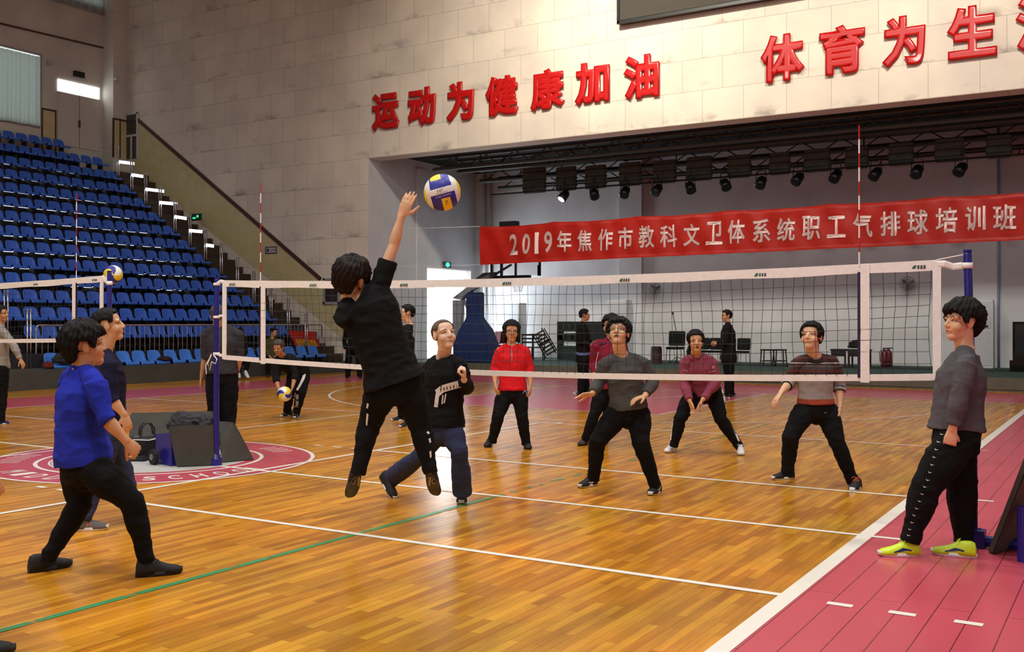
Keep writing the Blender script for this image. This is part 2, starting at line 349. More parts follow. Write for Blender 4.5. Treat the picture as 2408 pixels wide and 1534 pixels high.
bm = bmesh.new(); bbox(bm, XL+.05, XL+.1, 16.2, 16.26, 8.6, 8.85); bbox(bm, XL+.05, XL+.06, 16.24, 16.25, 7.85, 9.72); struct('door_2_handle', bm, mat('dark_grey_metal', (58, 58, 60), .4), t)
bm = bmesh.new(); bbox(bm, XL, XL+.03, 15.36, 16.22, 9.79, 10.2); bbox(bm, XL, XL+.03, 16.26, 17.13, 9.79, 10.2); struct('window_3', bm, mat('overcast_transom', (252, 253, 255), 1, 0, emit=5.5))
bm = bmesh.new()
for a, b_ in ((14.72, 15.28), (17.3, 17.9)): bbox(bm, XL, (XL+.012) if a < 16 else XL+.632, a, b_, 7.6, 9.0)
struct('wall_left_panel', bm, M_cream)
bm = bmesh.new()
for a, b_ in ((14.7, 15.3),): bbox(bm, XL, XL+.03, a, b_, 9.0, 9.06); bbox(bm, XL, XL+.03, a, a+.05, 7.6, 9.0); bbox(bm, XL, XL+.03, b_-.05, b_, 7.6, 9.0)
bbox(bm, XL+.6, XL+.66, 17.26, 17.9, 9.0, 9.06); bbox(bm, XL+.6, XL+.655, 17.26, 17.31, 7.6, 9.0); bbox(bm, XL+.6, XL+.655, 17.56, 17.6, 7.6, 9.0)
struct('trim_3', bm, M_brown)
bm = bmesh.new(); bar(bm, (XL+.08, 13.0, 11.62), (XL+.08, 17.25, 11.72), .03, 6); bar(bm, (XL+.08, 5, 11.52), (XL+.08, 13.0, 11.62), .03, 6); struct('trim_4', bm, M_brown)
bm = bmesh.new(); bbox(bm, XL, XL+.12, 16.0, 16.42, 10.42, 10.62); tag(obj('exit_sign', bm, mat('unlit_sign_black', (20, 24, 22), .4)), 'small unlit black sign box above the bright transom window', 'sign')
# cream dado under the brown rail along the stairs
bm = bmesh.new(); prism(bm, [(-26.55, YW-.012, 9.1), (-17.45, YW-.012, 2.9), (-16.35, YW-.012, 2.15), (-16.35, YW-.012, .9), (-26.6, YW-.012, 7.2)], (0, 1, 0), .012); struct('wall_stage_dado', bm, M_cream)
bm = bmesh.new()
for a, b_ in (((-26.62, 9.15), (-26.5, 9.15)), ((-26.5, 9.15), (-17.45, 2.92))):
    d = Vector((b_[0]-a[0], 0, b_[1]-a[1])).normalized(); n = Vector((-d.z, 0, d.x))*.06; p, q = Vector((a[0], YW-.05, a[1])), Vector((b_[0], YW-.05, b_[1]))
    prism(bm, [p-n, q-n, q+n, p+n], (0, 1, 0), .05)
struct('trim_5', bm, M_brown)
# grey lower part of the wall beside the stage
bm = bmesh.new(); bbox(bm, -16.3, XJ, YW-.02, YW, 0, 1.0); struct('baseboard_stage', bm, mat('grey_green_gloss', (84, 88, 80), .6))
# door at the head of the stairs
bm = bmesh.new()
for a, b_, c, d in ((-27.0, -26.93, 7.6, 9.3), (-26.35, -26.28, 7.6, 9.3), (-27.0, -26.28, 9.24, 9.34), (-26.93, -26.35, 8.42, 8.5), (-26.68, -26.61, 7.6, 8.42)): bbox(bm, a+.0, b_, YW-.06, YW, c, d)
w = struct('door_3', bm, mat('grey_white_door_paint', (196, 192, 184)))
bm = bmesh.new(); bbox(bm, -26.93, -26.35, YW-.03, YW, 7.6, 9.24); struct('door_3_pane', bm, mat('dim_glass', (64, 62, 66), .2), w)
# small window low in the wall
p0, p1 = on(762, 655, 'Y', YW), on(800, 716, 'Y', YW)
bm = bmesh.new(); bbox(bm, p0.x, p1.x, YW-.02, YW, p1.z, p0.z); w = struct('window_4', bm, mat('dim_brown_glass', (52, 36, 32), .15))
bm = bmesh.new()
for a, b_, c, d in ((p0.x, p0.x+.07, p1.z, p0.z), (p1.x-.07, p1.x, p1.z, p0.z), (p0.x, p1.x, p1.z, p1.z+.08), (p0.x, p1.x, p0.z-.06, p0.z)): bbox(bm, a, b_, YW-.06, YW-.02, c, d)
struct('window_4_frame', bm, mat('window_frame_grey', (150, 152, 150)), w)
# ---------------------------------------------------------------- floor paint
M_pink = paint_mat('pink_court_paint', (204, 84, 98), .25, .06, seams=True)
M_line = paint_mat('white_court_line', (246, 240, 226), .3, .03)
M_greenl = paint_mat('worn_green_line', (66, 148, 92), .35, .12, worn=.37)
M_ivory = paint_mat('ivory_court_paint', (206, 204, 198), .3, .06)
def flat(name, polys, m, z):
    bm = bmesh.new()
    for i, pl in enumerate(polys): bm.faces.new([bm.verts.new((p[0], p[1], z+.00003*i if len(polys) < 60 or i < 40 else z)) for p in pl])
    bm.normal_update()
    for f in bm.faces:
        if f.normal.z < 0: f.normal_flip()
    return struct(name, bm, m)
def rc(x0, x1, y0, y1): return [(x0, y0), (x1, y0), (x1, y1), (x0, y1)]
def ring(cx, cy, r, w, a0=0, a1=360, n=72):
    out = []
    for k in range(n):
        A, B = math.radians(a0+(a1-a0)*k/n), math.radians(a0+(a1-a0)*(k+1)/n)
        out.append([(cx+(r-w/2)*math.cos(A), cy+(r-w/2)*math.sin(A)), (cx+(r+w/2)*math.cos(A), cy+(r+w/2)*math.sin(A)),
                    (cx+(r+w/2)*math.cos(B), cy+(r+w/2)*math.sin(B)), (cx+(r-w/2)*math.cos(B), cy+(r-w/2)*math.sin(B))])
    return out
def disc(cx, cy, r, n=72): return [[(cx+r*math.cos(2*math.pi*k/n), cy+r*math.sin(2*math.pi*k/n)) for k in range(n)]]
BX0, BX1, BY = -12.15, 3.02, 14.55
flat('floor_pink_surround', [rc(BX1, XR, YN, 17.6), rc(BX0-2.1, BX1, BY, 17.6), rc(BX0-2.1, BX0, YN, BY), rc(-7.0, -2.0, 8.4, BY)], M_pink, .0012)
CX, CY = -4.62, -.02
flat('floor_logo_ring', disc(CX, CY, 1.83), M_pink, .0016); flat('floor_logo_disc', disc(CX, CY, 1.06), M_ivory, .0022)
ln = [rc(BX1-.05, BX1+.05, YN, BY), rc(BX0-.025, BX0+.025, YN, BY), rc(BX0, BX1, BY-.025, BY+.025), rc(BX0, BX1+.02, -.03, .03), rc(BX1, BX1+.24, -.03, .03),
      rc(-3.03, -2.97, -6, 6.05), rc(-3, 3, 1.97, 2.03), rc(-3, 3, -2.03, -1.97), rc(-3, 3, 6.13, 6.18), rc(-12.15, -6.2, 6.08, 6.13), rc(-6.23, -6.18, -6, 6.1),
      rc(-12.15, -6.2, 2.25, 2.3), rc(-12.15, -6.2, -2.03, -1.97), rc(-7.0, -6.96, 8.4, BY), rc(-2.04, -2.0, 8.4, BY), rc(-7, -2, 8.38, 8.43),
      rc(-11.0, -10.96, 12.9, BY), rc(1.96, 2.0, 12.9, BY), rc(-2.78, -2.7, 6.2, 6.34), rc(-6.2, -3, 6.1, 6.15)]
for y in (-2.03, 2.13):
    for x in (3.24, 3.56, 3.88) if y < 0 else (3.5,): ln.append(rc(x, x+.135, y-.03, y+.03))
ln.append(rc(3.06, 3.17, 6.05, 6.09))
for x in (-3.24, -3.53, -3.84): ln += [rc(x-.13, x, 1.97, 2.03), rc(x-.13, x, -1.97, -1.91)]
ln += ring(CX, CY, 1.80, .045)+ring(CX, CY, 1.22, .045)+ring(CX, CY, 1.08, .02)+ring(-4.48, 13.0, 6.5, .05, 181, 359, 90)+ring(-4.48, 13.0, 1.25, .05, 180, 360, 40)
flat('floor_lines', ln, M_line, .003)
flat('floor_green_line', [rc(-.125, -.07, YN, .1)], M_greenl, .0025)
flat('floor_green_line_faint', [[(-.13, .1), (-.06, .1), (.02, 8.4), (-.05, 8.4)]], paint_mat('faded_green_line', (96, 148, 110), .35, .1, worn=.56), .0025)
# lettering round the centre circle, read from the photographer's side at the bottom of the ring
ms = []
for k, ch in enumerate('MIDDLE SCHOOL'):
    if ch == ' ': continue
    a = math.radians(-106+k*9.2); rr = 1.36
    rad = Vector((math.cos(a), math.sin(a), 0)); tan = Vector((-math.sin(a), math.cos(a), 0))
    ms.append(fit_glyph(ch, Vector((CX, CY, .0032))+rad*(rr+.28)-tan*.06, tan, -rad, .13, .26, 0, .02))
struct('floor_lettering', join_meshes('x', ms), M_line)
sc = []
for a, n in ((100, 5), (60, 4), (150, 6), (200, 6)):
    for k in range(n):
        A = math.radians(a+k*5); sc.append([(CX+r_*math.cos(A+d), CY+r_*math.sin(A+d)) for r_, d in ((1.4, 0), (1.66, .01), (1.66, .03), (1.4, .02))])
flat('floor_worn_marks', sc, M_line, .003)
# ================================================================ SEATING STAND
def PX(i): return -16.95-.735*i
def PZ(i): return .78+.44*i+.0046*i*i
M_stand = mat('dark_grey_terrace_paint', (38, 38, 42), .7, .15, 4)
M_edge = mat('grey_riser_paint', (70, 70, 66), .75, .12, 3)
M_seat = mat('blue_moulded_plastic', (46, 96, 196), .38, .06, 3)
M_seat2 = mat('pale_blue_moulded_plastic', (66, 130, 226), .38, .06, 3)
M_glow = mat('white_step_light', (250, 252, 255), 1, 0, emit=3.2)  # glow imitating daylight seen through the stand, no lamp of its own
Y0S, Y1S = 3.0, 16.45
terr = None
TER = []
for i in range(14):
    bm = bmesh.new(); x1 = PX(i); x0 = PX(i+1) if i < 13 else XL
    bbox(bm, XL if i == 13 else x0-.05, x1, Y0S, Y1S if i < 13 else 15.3, PZ(i)-.5 if i else 0, PZ(i)); TER.append(struct('floor_terrace', bm, M_stand))
bm = bmesh.new(); bbox(bm, PX(0), -16.1, Y0S, 15.45, 0, .45); struct('floor_ledge', bm, M_edge)
bm = bmesh.new(); bbox(bm, PX(0), -15.62, 15.45, YW-.02, 0, .3); struct('floor_landing', bm, M_edge)
bm = bmesh.new()
for k in range(27):
    i = (k-1)/2; x1 = -16.15-.3675*k; z = .30+.226*k+(.0046*max(0, i)**2)
    bbox(bm, x1-.42, x1, Y1S+.02, YW-.012, max(0, z-.7), z)
stairs = struct('floor_stairs', bm, mat('brown_step_paint', (62, 48, 38), .7, .15, 5))
bm = bmesh.new()
for k in range(27):
    i = (k-1)/2; x1 = -16.15-.3675*k; z = .30+.226*k+(.0046*max(0, i)**2); bbox(bm, x1-.03, x1+.006, Y1S+.02, YW-.012, z-.005, z+.006)
struct('floor_stairs_nosing', bm, mat('dull_brown_nosing', (88, 66, 52), .6), stairs)
# glowing strips and slabs standing in for daylight through gaps under the rows
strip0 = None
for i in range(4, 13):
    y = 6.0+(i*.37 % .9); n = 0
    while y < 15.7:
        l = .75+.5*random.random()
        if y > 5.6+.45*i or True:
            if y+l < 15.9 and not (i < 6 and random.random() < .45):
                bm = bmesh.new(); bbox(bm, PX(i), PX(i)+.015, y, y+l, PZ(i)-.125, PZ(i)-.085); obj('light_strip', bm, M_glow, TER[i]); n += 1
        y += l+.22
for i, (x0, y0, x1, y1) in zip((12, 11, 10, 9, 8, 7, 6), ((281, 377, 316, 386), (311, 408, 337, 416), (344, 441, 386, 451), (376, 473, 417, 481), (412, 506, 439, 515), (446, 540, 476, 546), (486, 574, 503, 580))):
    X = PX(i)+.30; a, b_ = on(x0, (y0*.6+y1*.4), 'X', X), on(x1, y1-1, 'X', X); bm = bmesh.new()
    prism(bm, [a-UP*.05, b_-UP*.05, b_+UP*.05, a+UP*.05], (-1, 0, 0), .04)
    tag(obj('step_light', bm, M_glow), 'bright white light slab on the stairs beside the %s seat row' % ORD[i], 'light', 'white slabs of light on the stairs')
# seats
def seat_bm():
    bm = bmesh.new(); prof = [(.205, -.045), (.2, .0), (.17, .012), (.05, -.008), (-.1, -.006), (-.175, .03), (-.200, .10), (-.225, .19), (-.248, .285), (-.256, .298)]
    ys = [-.215, -.17, -.09, 0, .09, .17, .215]; g = []
    for k, (x, z) in enumerate(prof):
        row = []
        for y in ys:
            q = abs(y)/.215; w = 1.0 if k < 7 else (.97 if k < 8 else .9); dx = .05*q**3 if k >= 5 else .0; dz = .035*q**3 if 1 < k < 6 else (-.05*q**6 if k >= 8 else 0)
            row.append(bm.verts.new((x+dx, y*w, z+dz)))
        g.append(row)
    for a, b_ in zip(g, g[1:]):
        for j in range(6): bm.faces.new([a[j], a[j+1], b_[j+1], b_[j]])
    bmesh.ops.recalc_face_normals(bm, faces=bm.faces[:])
    bmesh.ops.solidify(bm, geom=bm.faces[:], thickness=.012)
    return bm
def make_seat(m):
    bm = seat_bm(); k0 = len(bm.faces)
    bbox(bm, -.12, .1, -.03, .03, -.2, -.02); bbox(bm, -.2, .12, -.05, .05, -.23, -.19); bm.faces.ensure_lookup_table()
    for f in bm.faces[k0:]: f.material_index = 1
    me = bpy.data.meshes.new('stadium_seat'); bm.to_mesh(me); bm.free()
    for f in me.polygons: f.use_smooth = f.index < k0
    me.materials.append(m); me.materials.append(M_black); return me
me_seat, me_front = make_seat(M_seat), make_seat(M_seat2)
def in_frame(p, mx=60):
    d = Vector(p)-CPOS; z = d.dot(CF); x = PPX+FPX*d.dot(CR)/z
    return x > -mx
def put_seat(me, loc, label, group):
    o = bpy.data.objects.new('stadium_seat', me); COL.objects.link(o); o.location = loc
    o.rotation_euler = (0, random.uniform(-.015, .015), random.uniform(-.02, .02)); tag(o, label, 'seat', group)
SP = .485
for i in range(14):
    y = 16.12 if i < 13 else 15.05; k = 0
    while y > 6.3:
        p = (PX(i)-.4, y, PZ(i)+.38)
        if not in_frame(p, 150): break
        if not (i == 0 and y < 7.0):
            ord_r = 'topmost' if i == 13 else ORD[i]
            put_seat(me_seat, p, 'blue plastic seat, %s from the wall end of the %s row above the railing' % (ORD[k], ord_r), 'blue seats of the seating stand')
        y -= SP; k += 1
# long black beams carrying each row of seats
for i in range(14):
    bm = bmesh.new(); bbox(bm, PX(i)-.47, PX(i)-.37, 5.2, 16.35 if i < 13 else 15.3, PZ(i)+.10, PZ(i)+.18)
    for k in range(12): bbox(bm, PX(i)-.45, PX(i)-.39, 6+k*.93, 6.06+k*.93, PZ(i), PZ(i)+.11)
    tag(obj('seat_rail', bm, M_black), 'black steel rail under the %s row of blue seats above the railing' % ('topmost' if i == 13 else ORD[i]), 'rail', 'rails under the seat rows')
# front row of paler seats standing on the low ledge
k = 0
for px in (132, 300, 336, 372, 410, 446, 482, 565, 596, 627, 658, 690, 718, 745, 772):
    p = on(px, 846, 'X', -16.5)
    if p.y > 17: continue
    put_seat(me_front, (-16.5, p.y, .50), 'pale blue plastic seat on the front ledge, %s counting from the left' % ORD[k], 'pale blue seats on the front ledge'); k += 1
# twin stanchions at the row ends
for i in range(13):
    bm = bmesh.new()
    for dy in (0, .09):
        bar(bm, (PX(i)+.19, 16.36+dy, PZ(i)-.42), (PX(i)+.19, 16.36+dy, PZ(i)+1.02), .02, 8)
        ball(bm, (PX(i)+.19, 16.36+dy, PZ(i)+1.03), .027, seg=8, rings=6)
    tag(obj('row_end_post', bm, M_steel, None, True), 'twin steel posts at the stair end of the %s seat row' % ORD[i], 'post', 'steel posts at the row ends')
for i in range(2):
    bm = bmesh.new(); yy = 6.75-.1*i
    for dy in (0, .09):
        bar(bm, (PX(i)+.19, yy+dy, PZ(i)-.42), (PX(i)+.19, yy+dy, PZ(i)+1.02), .02, 8); ball(bm, (PX(i)+.19, yy+dy, PZ(i)+1.03), .027, seg=8, rings=6)
    tag(obj('row_end_post', bm, M_steel, None, True), 'twin steel posts at the near end of the %s seat row, left of the railing' % ORD[i], 'post', 'steel posts at the near row ends')
# railing along the front of the stand
rl = empty('railing', (-17.0, 12, .45), 'steel railing with thin uprights in front of the blue seat rows', 'railing')
ya, yb = on(85, 800, 'X', -16.98).y, on(757, 800, 'X', -16.98).y
bm = bmesh.new(); tube(bm, [(-16.98, ya, .46), (-16.98, ya, 1.40), (-16.98, ya+.05, 1.45), (-16.98, yb-.05, 1.45), (-16.98, yb, 1.40), (-16.98, yb, .46)], [.026]*6, 8); obj('top_rail', bm, M_steel, rl, True)
bm = bmesh.new(); bar(bm, (-16.98, ya, .6), (-16.98, yb, .6), .014, 6); obj('bottom_rail', bm, M_steel, rl)
n = int((yb-ya)/.16); b0 = None
for k in range(1, n):
    y = ya+(yb-ya)*k/n; bm = bmesh.new(); bar(bm, (-16.98, y, .6), (-16.98, y, 1.44), .009, 6); obj('baluster', bm, M_steel, rl)
# red banner with yellow lettering hung on the railing
c = [on(x, y, 'X', -16.9) for x, y in ((677, 778), (738, 780), (757, 826), (700, 826))]
bm = bmesh.new(); prism(bm, c, (1, 0, 0), .012); bn = obj('small_red_banner', bm, mat('red_banner_cloth', (196, 34, 24), .7, .1, 5, .2, 30)); tag(bn, 'small red cloth banner with yellow characters hung on the railing', 'banner')
ms = []
for k, ch in enumerate('运动健康加油'):
    f0 = c[3]+(c[2]-c[3])*(.1+.135*k); ux = (c[2]-c[3]).normalized(); uy = (c[0]-c[3]).normalized(); L = (c[2]-c[3]).length
    ms.append(fit_glyph(ch, f0+uy*.16+Vector((.016, 0, 0)), ux, uy, L*.125, .30, 0, .03))
bn_t = obj('lettering', join_meshes('x', ms), mat('yellow_lettering', (236, 200, 40), .6), bn)
# coats and bags left on the ledge seats
def lump(name, c, r, m, label, cat, seed=0, flatz=None, group=None):
    bm = bmesh.new(); bmesh.ops.create_icosphere(bm, subdivisions=4, radius=1)
    for v in bm.verts:
        n = noise.fractal(v.co*1.7+Vector((seed, 0, 0)), 1, 2, 4)*.28+noise.noise(v.co*5+Vector((seed, 3, 0)))*.08
        v.co = Vector((v.co.x*r[0], v.co.y*r[1], v.co.z*r[2]))*(1+n)
        if v.co.z < -.35*r[2]: v.co.z = -.35*r[2]+(v.co.z+.35*r[2])*.1
        v.co += Vector(c)
    return tag(obj(name, bm, m, None, True), label, cat, group)
M_cloth_dk = mat('charcoal_fabric', (40, 40, 44), .9, .2, 14, .3, 90)
p = on(150, 838, 'X', -16.4); lump('folded_jacket', (p.x, p.y+.05, .64), (.2, .33, .17), M_cloth_dk, 'charcoal jacket dumped on the leftmost ledge seat', 'jacket', 1)
p = on(112, 862, 'X', -16.3); lump('red_bag', (p.x, p.y, .52), (.12, .14, .10), mat('dull_red_fabric', (96, 28, 22), .9, .2, 10), 'dull red bag on the ledge beside the charcoal jacket', 'bag', 4)
p = on(388, 846, 'X', -16.4); lump('dark_scarf', (p.x, p.y, .57), (.14, .2, .07), mat('dark_wine_fabric', (34, 14, 20), .9, .2, 12), 'dark wine coloured garment lying on a ledge seat', 'garment', 7)
# signs on the wall by the stairs
def wall_sign(px0, py0, px1, py1, label, rgb, txt=None, trgb=(40, 40, 50), Y=YW-.03):
    a, b_ = on(px0, py0, 'Y', Y), on(px1, py1, 'Y', Y); bm = bmesh.new(); bbox(bm, a.x, b_.x, Y, Y+.02, b_.z, a.z)
    s = tag(obj('wall_sign', bm, mat('sign_face_%d' % px0, rgb, .5, .04)), label, 'sign')
    bm = bmesh.new(); w, h = b_.x-a.x, a.z-b_.z
    for q in ((a.x, b_.x, a.z-.03, a.z), (a.x, b_.x, b_.z, b_.z+.03), (a.x, a.x+.03, b_.z, a.z), (b_.x-.03, b_.x, b_.z, a.z)): bbox(bm, q[0], q[1], Y-.008, Y, q[2], q[3])
    bbox(bm, a.x+.06, a.x+w*.3, Y-.006, Y, b_.z+.06, a.z-.06)
    obj('sign_border', bm, mat('dark_maroon_ink', (70, 40, 48), .6), s)
    if txt:
        ms = []
        for k, ch in enumerate(txt):
            ms.append(fit_glyph(ch, Vector((a.x+w*(.38+.14*k), Y-.006, b_.z+h*.32)), Vector((1, 0, 0)), UP, w*.11, h*.36, 0, .01))
        obj('lettering', join_meshes('x', ms), mat('sign_ink', trgb, .6), s)
    return s
wall_sign(624, 581, 651, 596, 'small framed white sign on the cream wall under the brown rail', (190, 184, 190), '公共场所')
bm = bmesh.new(); p = on(462, 511, 'Y', 17.3); bbox(bm, p.x-.22, p.x+.22, 17.26, 17.34, p.z-.12, p.z+.12); s = tag(obj('exit_sign', bm, mat('exit_sign_dark_green', (14, 42, 34), .4)), 'dark exit sign with a lit green figure above the stairs', 'sign')
bm = bmesh.new(); ball(bm, (p.x+.1, 17.25, p.z+.02), (.05, .02, .05), seg=10, rings=8); bbox(bm, p.x-.14, p.x+.0, 17.25, 17.262, p.z-.06, p.z+.0); obj('lit_figure', bm, mat('lit_green', (60, 220, 140), .5, 0, emit=1.6), s)
for (px, py, i) in ((417, 487, 8), (640, 698, 1), (760, 800, 0)):
    p = on(px, py, 'Y', 17.0); bm = bmesh.new(); box(bm, p, (.02, .34, .2)); tag(obj('step_sign', bm, mat('pale_notice', (176, 168, 164), .6)), 'small pale notice fixed to the riser of the stairs near the %s seat row' % ORD[i], 'sign', 'notices on the stair risers')
# cameras and cable stubs high in the corner
for px, py, lab in ((273, 186, 'small pale security camera on the corner column above the stair door'), (116, 148, 'small pale security camera on the end wall beside the curtain')):
    p = on(px, py, 'X', XL+.75) if px > 200 else on(px, py, 'X', XL+.1); bm = bmesh.new(); box(bm, p, (.16, .1, .1)); bar(bm, p, p+Vector((-.1, .0, .12)), .02, 6); tag(obj('security_camera', bm, mat('pale_grey_plastic', (170, 170, 166), .5)), lab, 'camera')
# ================================================================ PROSCENIUM LETTERS, SCREEN, BANNER
M_redl = mat('glossy_red_letter', (184, 14, 12), .3, .05, 3, coat=.15)
boxes = [('运', 878, 942), ('动', 963, 1028), ('为', 1053, 1118), ('健', 1145, 1222), ('康', 1251, 1331), ('加', 1355, 1436), ('油', 1469, 1553),
         ('体', 1791, 1894), ('育', 1929, 2036), ('为', 2076, 2178), ('生', 2228, 2346), ('活', 2389, 2510)]
wd_ = ['running', 'moving', 'first bracket shaped', 'tall dense', 'roofed', 'two part', 'dotted', 'slender left armed', 'tall ladder shaped', 'second bracket shaped', 'broad three barred', 'cut off']
where = ['leftmost of the long slogan', 'second from the left', 'third from the left', 'fourth from the left', 'fifth from the left', 'sixth from the left', 'last before the wide gap',
         'first after the wide gap', 'second after the wide gap', 'third after the wide gap', 'fourth after the wide gap', 'at the right edge of the photo']
for (ch, a, b_), w_ in zip(boxes, where):
    x0, x1 = on(a, 200, 'Y', YW).x, on(b_, 200, 'Y', YW).x
    me = fit_glyph(ch, Vector((x0, YW-.02, 7.47)), Vector((1, 0, 0)), UP, x1-x0, 1.17, .055, .048)
    me.transform(Matrix.Translation((0, -.03, 0)))
    tag(obj('wall_character', me, M_redl), 'big red Chinese character %s on the stone wall, %s' % (ch, w_), 'letter', 'red slogan characters over the stage')
p = on(1453, 55, 'Y', YW-.25)
sc_ = empty('led_screen', (2, YW-.12, p.z), 'large dark display panel mounted high on the stone wall', 'screen')
bm = bmesh.new(); bbox(bm, p.x, 9, YW-.22, YW, p.z, p.z+4); obj('housing', bm, mat('dark_olive_metal', (34, 32, 26), .6, .1), sc_)
bm = bmesh.new(); bbox(bm, p.x+.06, 8.94, YW-.235, YW-.22, p.z+.08, p.z+3.9); obj('display', bm, mat('unlit_display', (56, 52, 42), .7, .12, 20), sc_)
bm = bmesh.new(); bbox(bm, p.x-.03, 9.03, YW-.26, YW-.2, p.z-.02, p.z+.06); bbox(bm, p.x-.03, p.x+.04, YW-.26, YW-.2, p.z, p.z+4); obj('frame', bm, M_black, sc_)
# the long red banner
YBn = 18.45
def bx(px): return on(px, 560, 'Y', YBn).x
xa, xb = bx(1129), 7.5
def bz(x, t):   # top and bottom edge of the cloth
    zt = on(1128, 535, 'Y', YBn).z; zb = on(1132, 623, 'Y', YBn).z; zt2 = on(2395, 453, 'Y', YBn).z; zb2 = on(2395, 565, 'Y', YBn).z
    k = (x-xa)/(bx(2395)-xa); a = zt+(zt2-zt)*k; b_ = zb+(zb2-zb)*k
    a -= .05*abs(math.sin((x-xa)*1.25))**.6-.03
    return a+(b_-a)*t
def by(x, t):
    return YBn+.03*math.sin(x*2.3+t*2)+.02*math.sin(x*5.1+t*7)*(1-t)+.015*math.sin(x*9-t*5)
bm = bmesh.new(); g = []; NX = 240
for i in range(NX+1):
    x = xa+(xb-xa)*i/NX; g.append([bm.verts.new((x, by(x, j/10), bz(x, j/10))) for j in range(11)])
for a, b_ in zip(g, g[1:]):
    for j in range(10): bm.faces.new([a[j], b_[j], b_[j+1], a[j+1]])
bmesh.ops.solidify(bm, geom=bm.faces[:], thickness=.004)
ban = tag(obj('long_banner', bm, mat('orange_red_satin', (206, 40, 24), .5, .07, 4), None, True), 'long red cloth banner with white characters hung across the stage', 'banner')
chs = [('2', 1198, 1217), ('0', 1228, 1246), ('1', 1258, 1268), ('9', 1281, 1300), ('年', 1311, 1345), ('焦', 1357, 1392), ('作', 1405, 1441), ('市', 1453, 1490), ('教', 1502, 1540),
       ('科', 1553, 1592), ('文', 1606, 1646), ('卫', 1660, 1700), ('体', 1712, 1753), ('系', 1770, 1812), ('统', 1826, 1869), ('职', 1885, 1930), ('工', 1945, 1990), ('气', 2006, 2052),
       ('排', 2070, 2117), ('球', 2133, 2183), ('培', 2200, 2252), ('训', 2270, 2318), ('班', 2335, 2390)]
ms = []
for ch, a, b_ in chs:
    x0, x1 = bx(a), bx(b_); xm = (x0+x1)/2; zt, zb = bz(xm, .22), bz(xm, .78)
    if ch == '工': zt, zb = bz(xm, .27), bz(xm, .76)
    me = fit_glyph(ch, Vector((x0, 0, zb)), Vector((1, 0, 0)), UP, x1-x0, zt-zb, 0, .0 if ch == '1' else .026)
    b2 = bmesh.new(); b2.from_mesh(me); bmesh.ops.triangulate(b2, faces=b2.faces[:])
    for _ in range(2): bmesh.ops.subdivide_edges(b2, edges=[e for e in b2.edges if e.calc_length() > .12], cuts=1)
    for v in b2.verts:
        t = (bz(v.co.x, 0)-v.co.z)/(bz(v.co.x, 0)-bz(v.co.x, 1)); v.co.y = by(v.co.x, t)-.014
    b2.to_mesh(me); b2.free(); ms.append(me)
obj('lettering', join_meshes('x', ms), mat('white_banner_ink', (240, 214, 208), .6, .04), ban)
bm = bmesh.new(); bar(bm, (xa, YBn, bz(xa, 0)), (XJ, YBn+.2, 4.5), .006, 5); bar(bm, (xa, YBn, bz(xa, 1)), (XJ, YBn+.2, 3.3), .006, 5); obj('tie_cord', bm, M_white, ban)
# ================================================================ STAGE RIG
M_rig = mat('dull_black_rig', (22, 22, 23), .7, .15)
for k, (y, z, r) in enumerate(((19.2, 6.35, .06), (20.6, 6.45, .06), (22.0, 6.3, .07), (23.2, 6.2, .06))):
    rg = empty('truss', (0, y, z), 'dark lattice lighting truss under the stage ceiling, %s from the front' % ORD[k], 'truss', 'trusses under the stage ceiling')
    bm = bmesh.new(); bar(bm, (XJ+1.6, y, z), (XR-.5, y, z), r, 8); bar(bm, (XJ+1.6, y, z+.35), (XR-.5, y, z+.35), r*.8, 8); obj('chord', bm, mat('grey_rig_paint', (64, 64, 62), .6), rg)
    bm = bmesh.new()
    for j in range(26):
        x = XJ+1.8+j*1.1; bar(bm, (x, y, z), (x+.55, y, z+.35), .018, 5); bar(bm, (x+.55, y, z+.35), (x+1.1, y, z), .018, 5)
    obj('bracing', bm, M_rig, rg)
    for j in range(5):
        x = XJ+2.5+j*5.6; bm = bmesh.new(); bar(bm, (x, y, z+.3), (x, y, 6.98), .02, 6); obj('hanger', bm, M_rig, rg)
# rolled dark cloth panels along a batten
YP = 21.0
bat = empty('batten', (0, YP, 5.4), 'long thin black batten carrying the grey cloth panels', 'batten')
bm = bmesh.new()
z1, z2 = on(1600, 413, 'Y', YP).z, on(1600, 428, 'Y', YP).z
bar(bm, (bx(1225)+-1.1, YP+.03, z1), (XR-.5, YP+.03, z1), .022, 6); obj('upper_pipe', bm, M_rig, bat)
bm = bmesh.new(); bar(bm, (on(1165, 440, 'Y', YP).x, YP-.3, z2), (XR-.5, YP-.3, z2), .028, 6)
for k in range(8): bar(bm, (XJ+5+k*3.2, YP-.3, z2), (XJ+5+k*3.2, YP+.03, z1), .014, 5)
obj('lower_pipe', bm, M_rig, bat)
M_panel = mat('grey_green_cloth', (74, 76, 70), .9, .2, 5, .3, 40)
pan = [(1234, 1286, 398), (1312, 1358, 395), (1380, 1428, 392), (1460, 1510, 385), (1540, 1592, 380), (1618, 1676, 372), (1714, 1768, 368), (1812, 1860, 362), (1894, 1954, 354), (1990, 2044, 348), (2092, 2150, 340), (2200, 2268, 330), (2320, 2380, 322)]
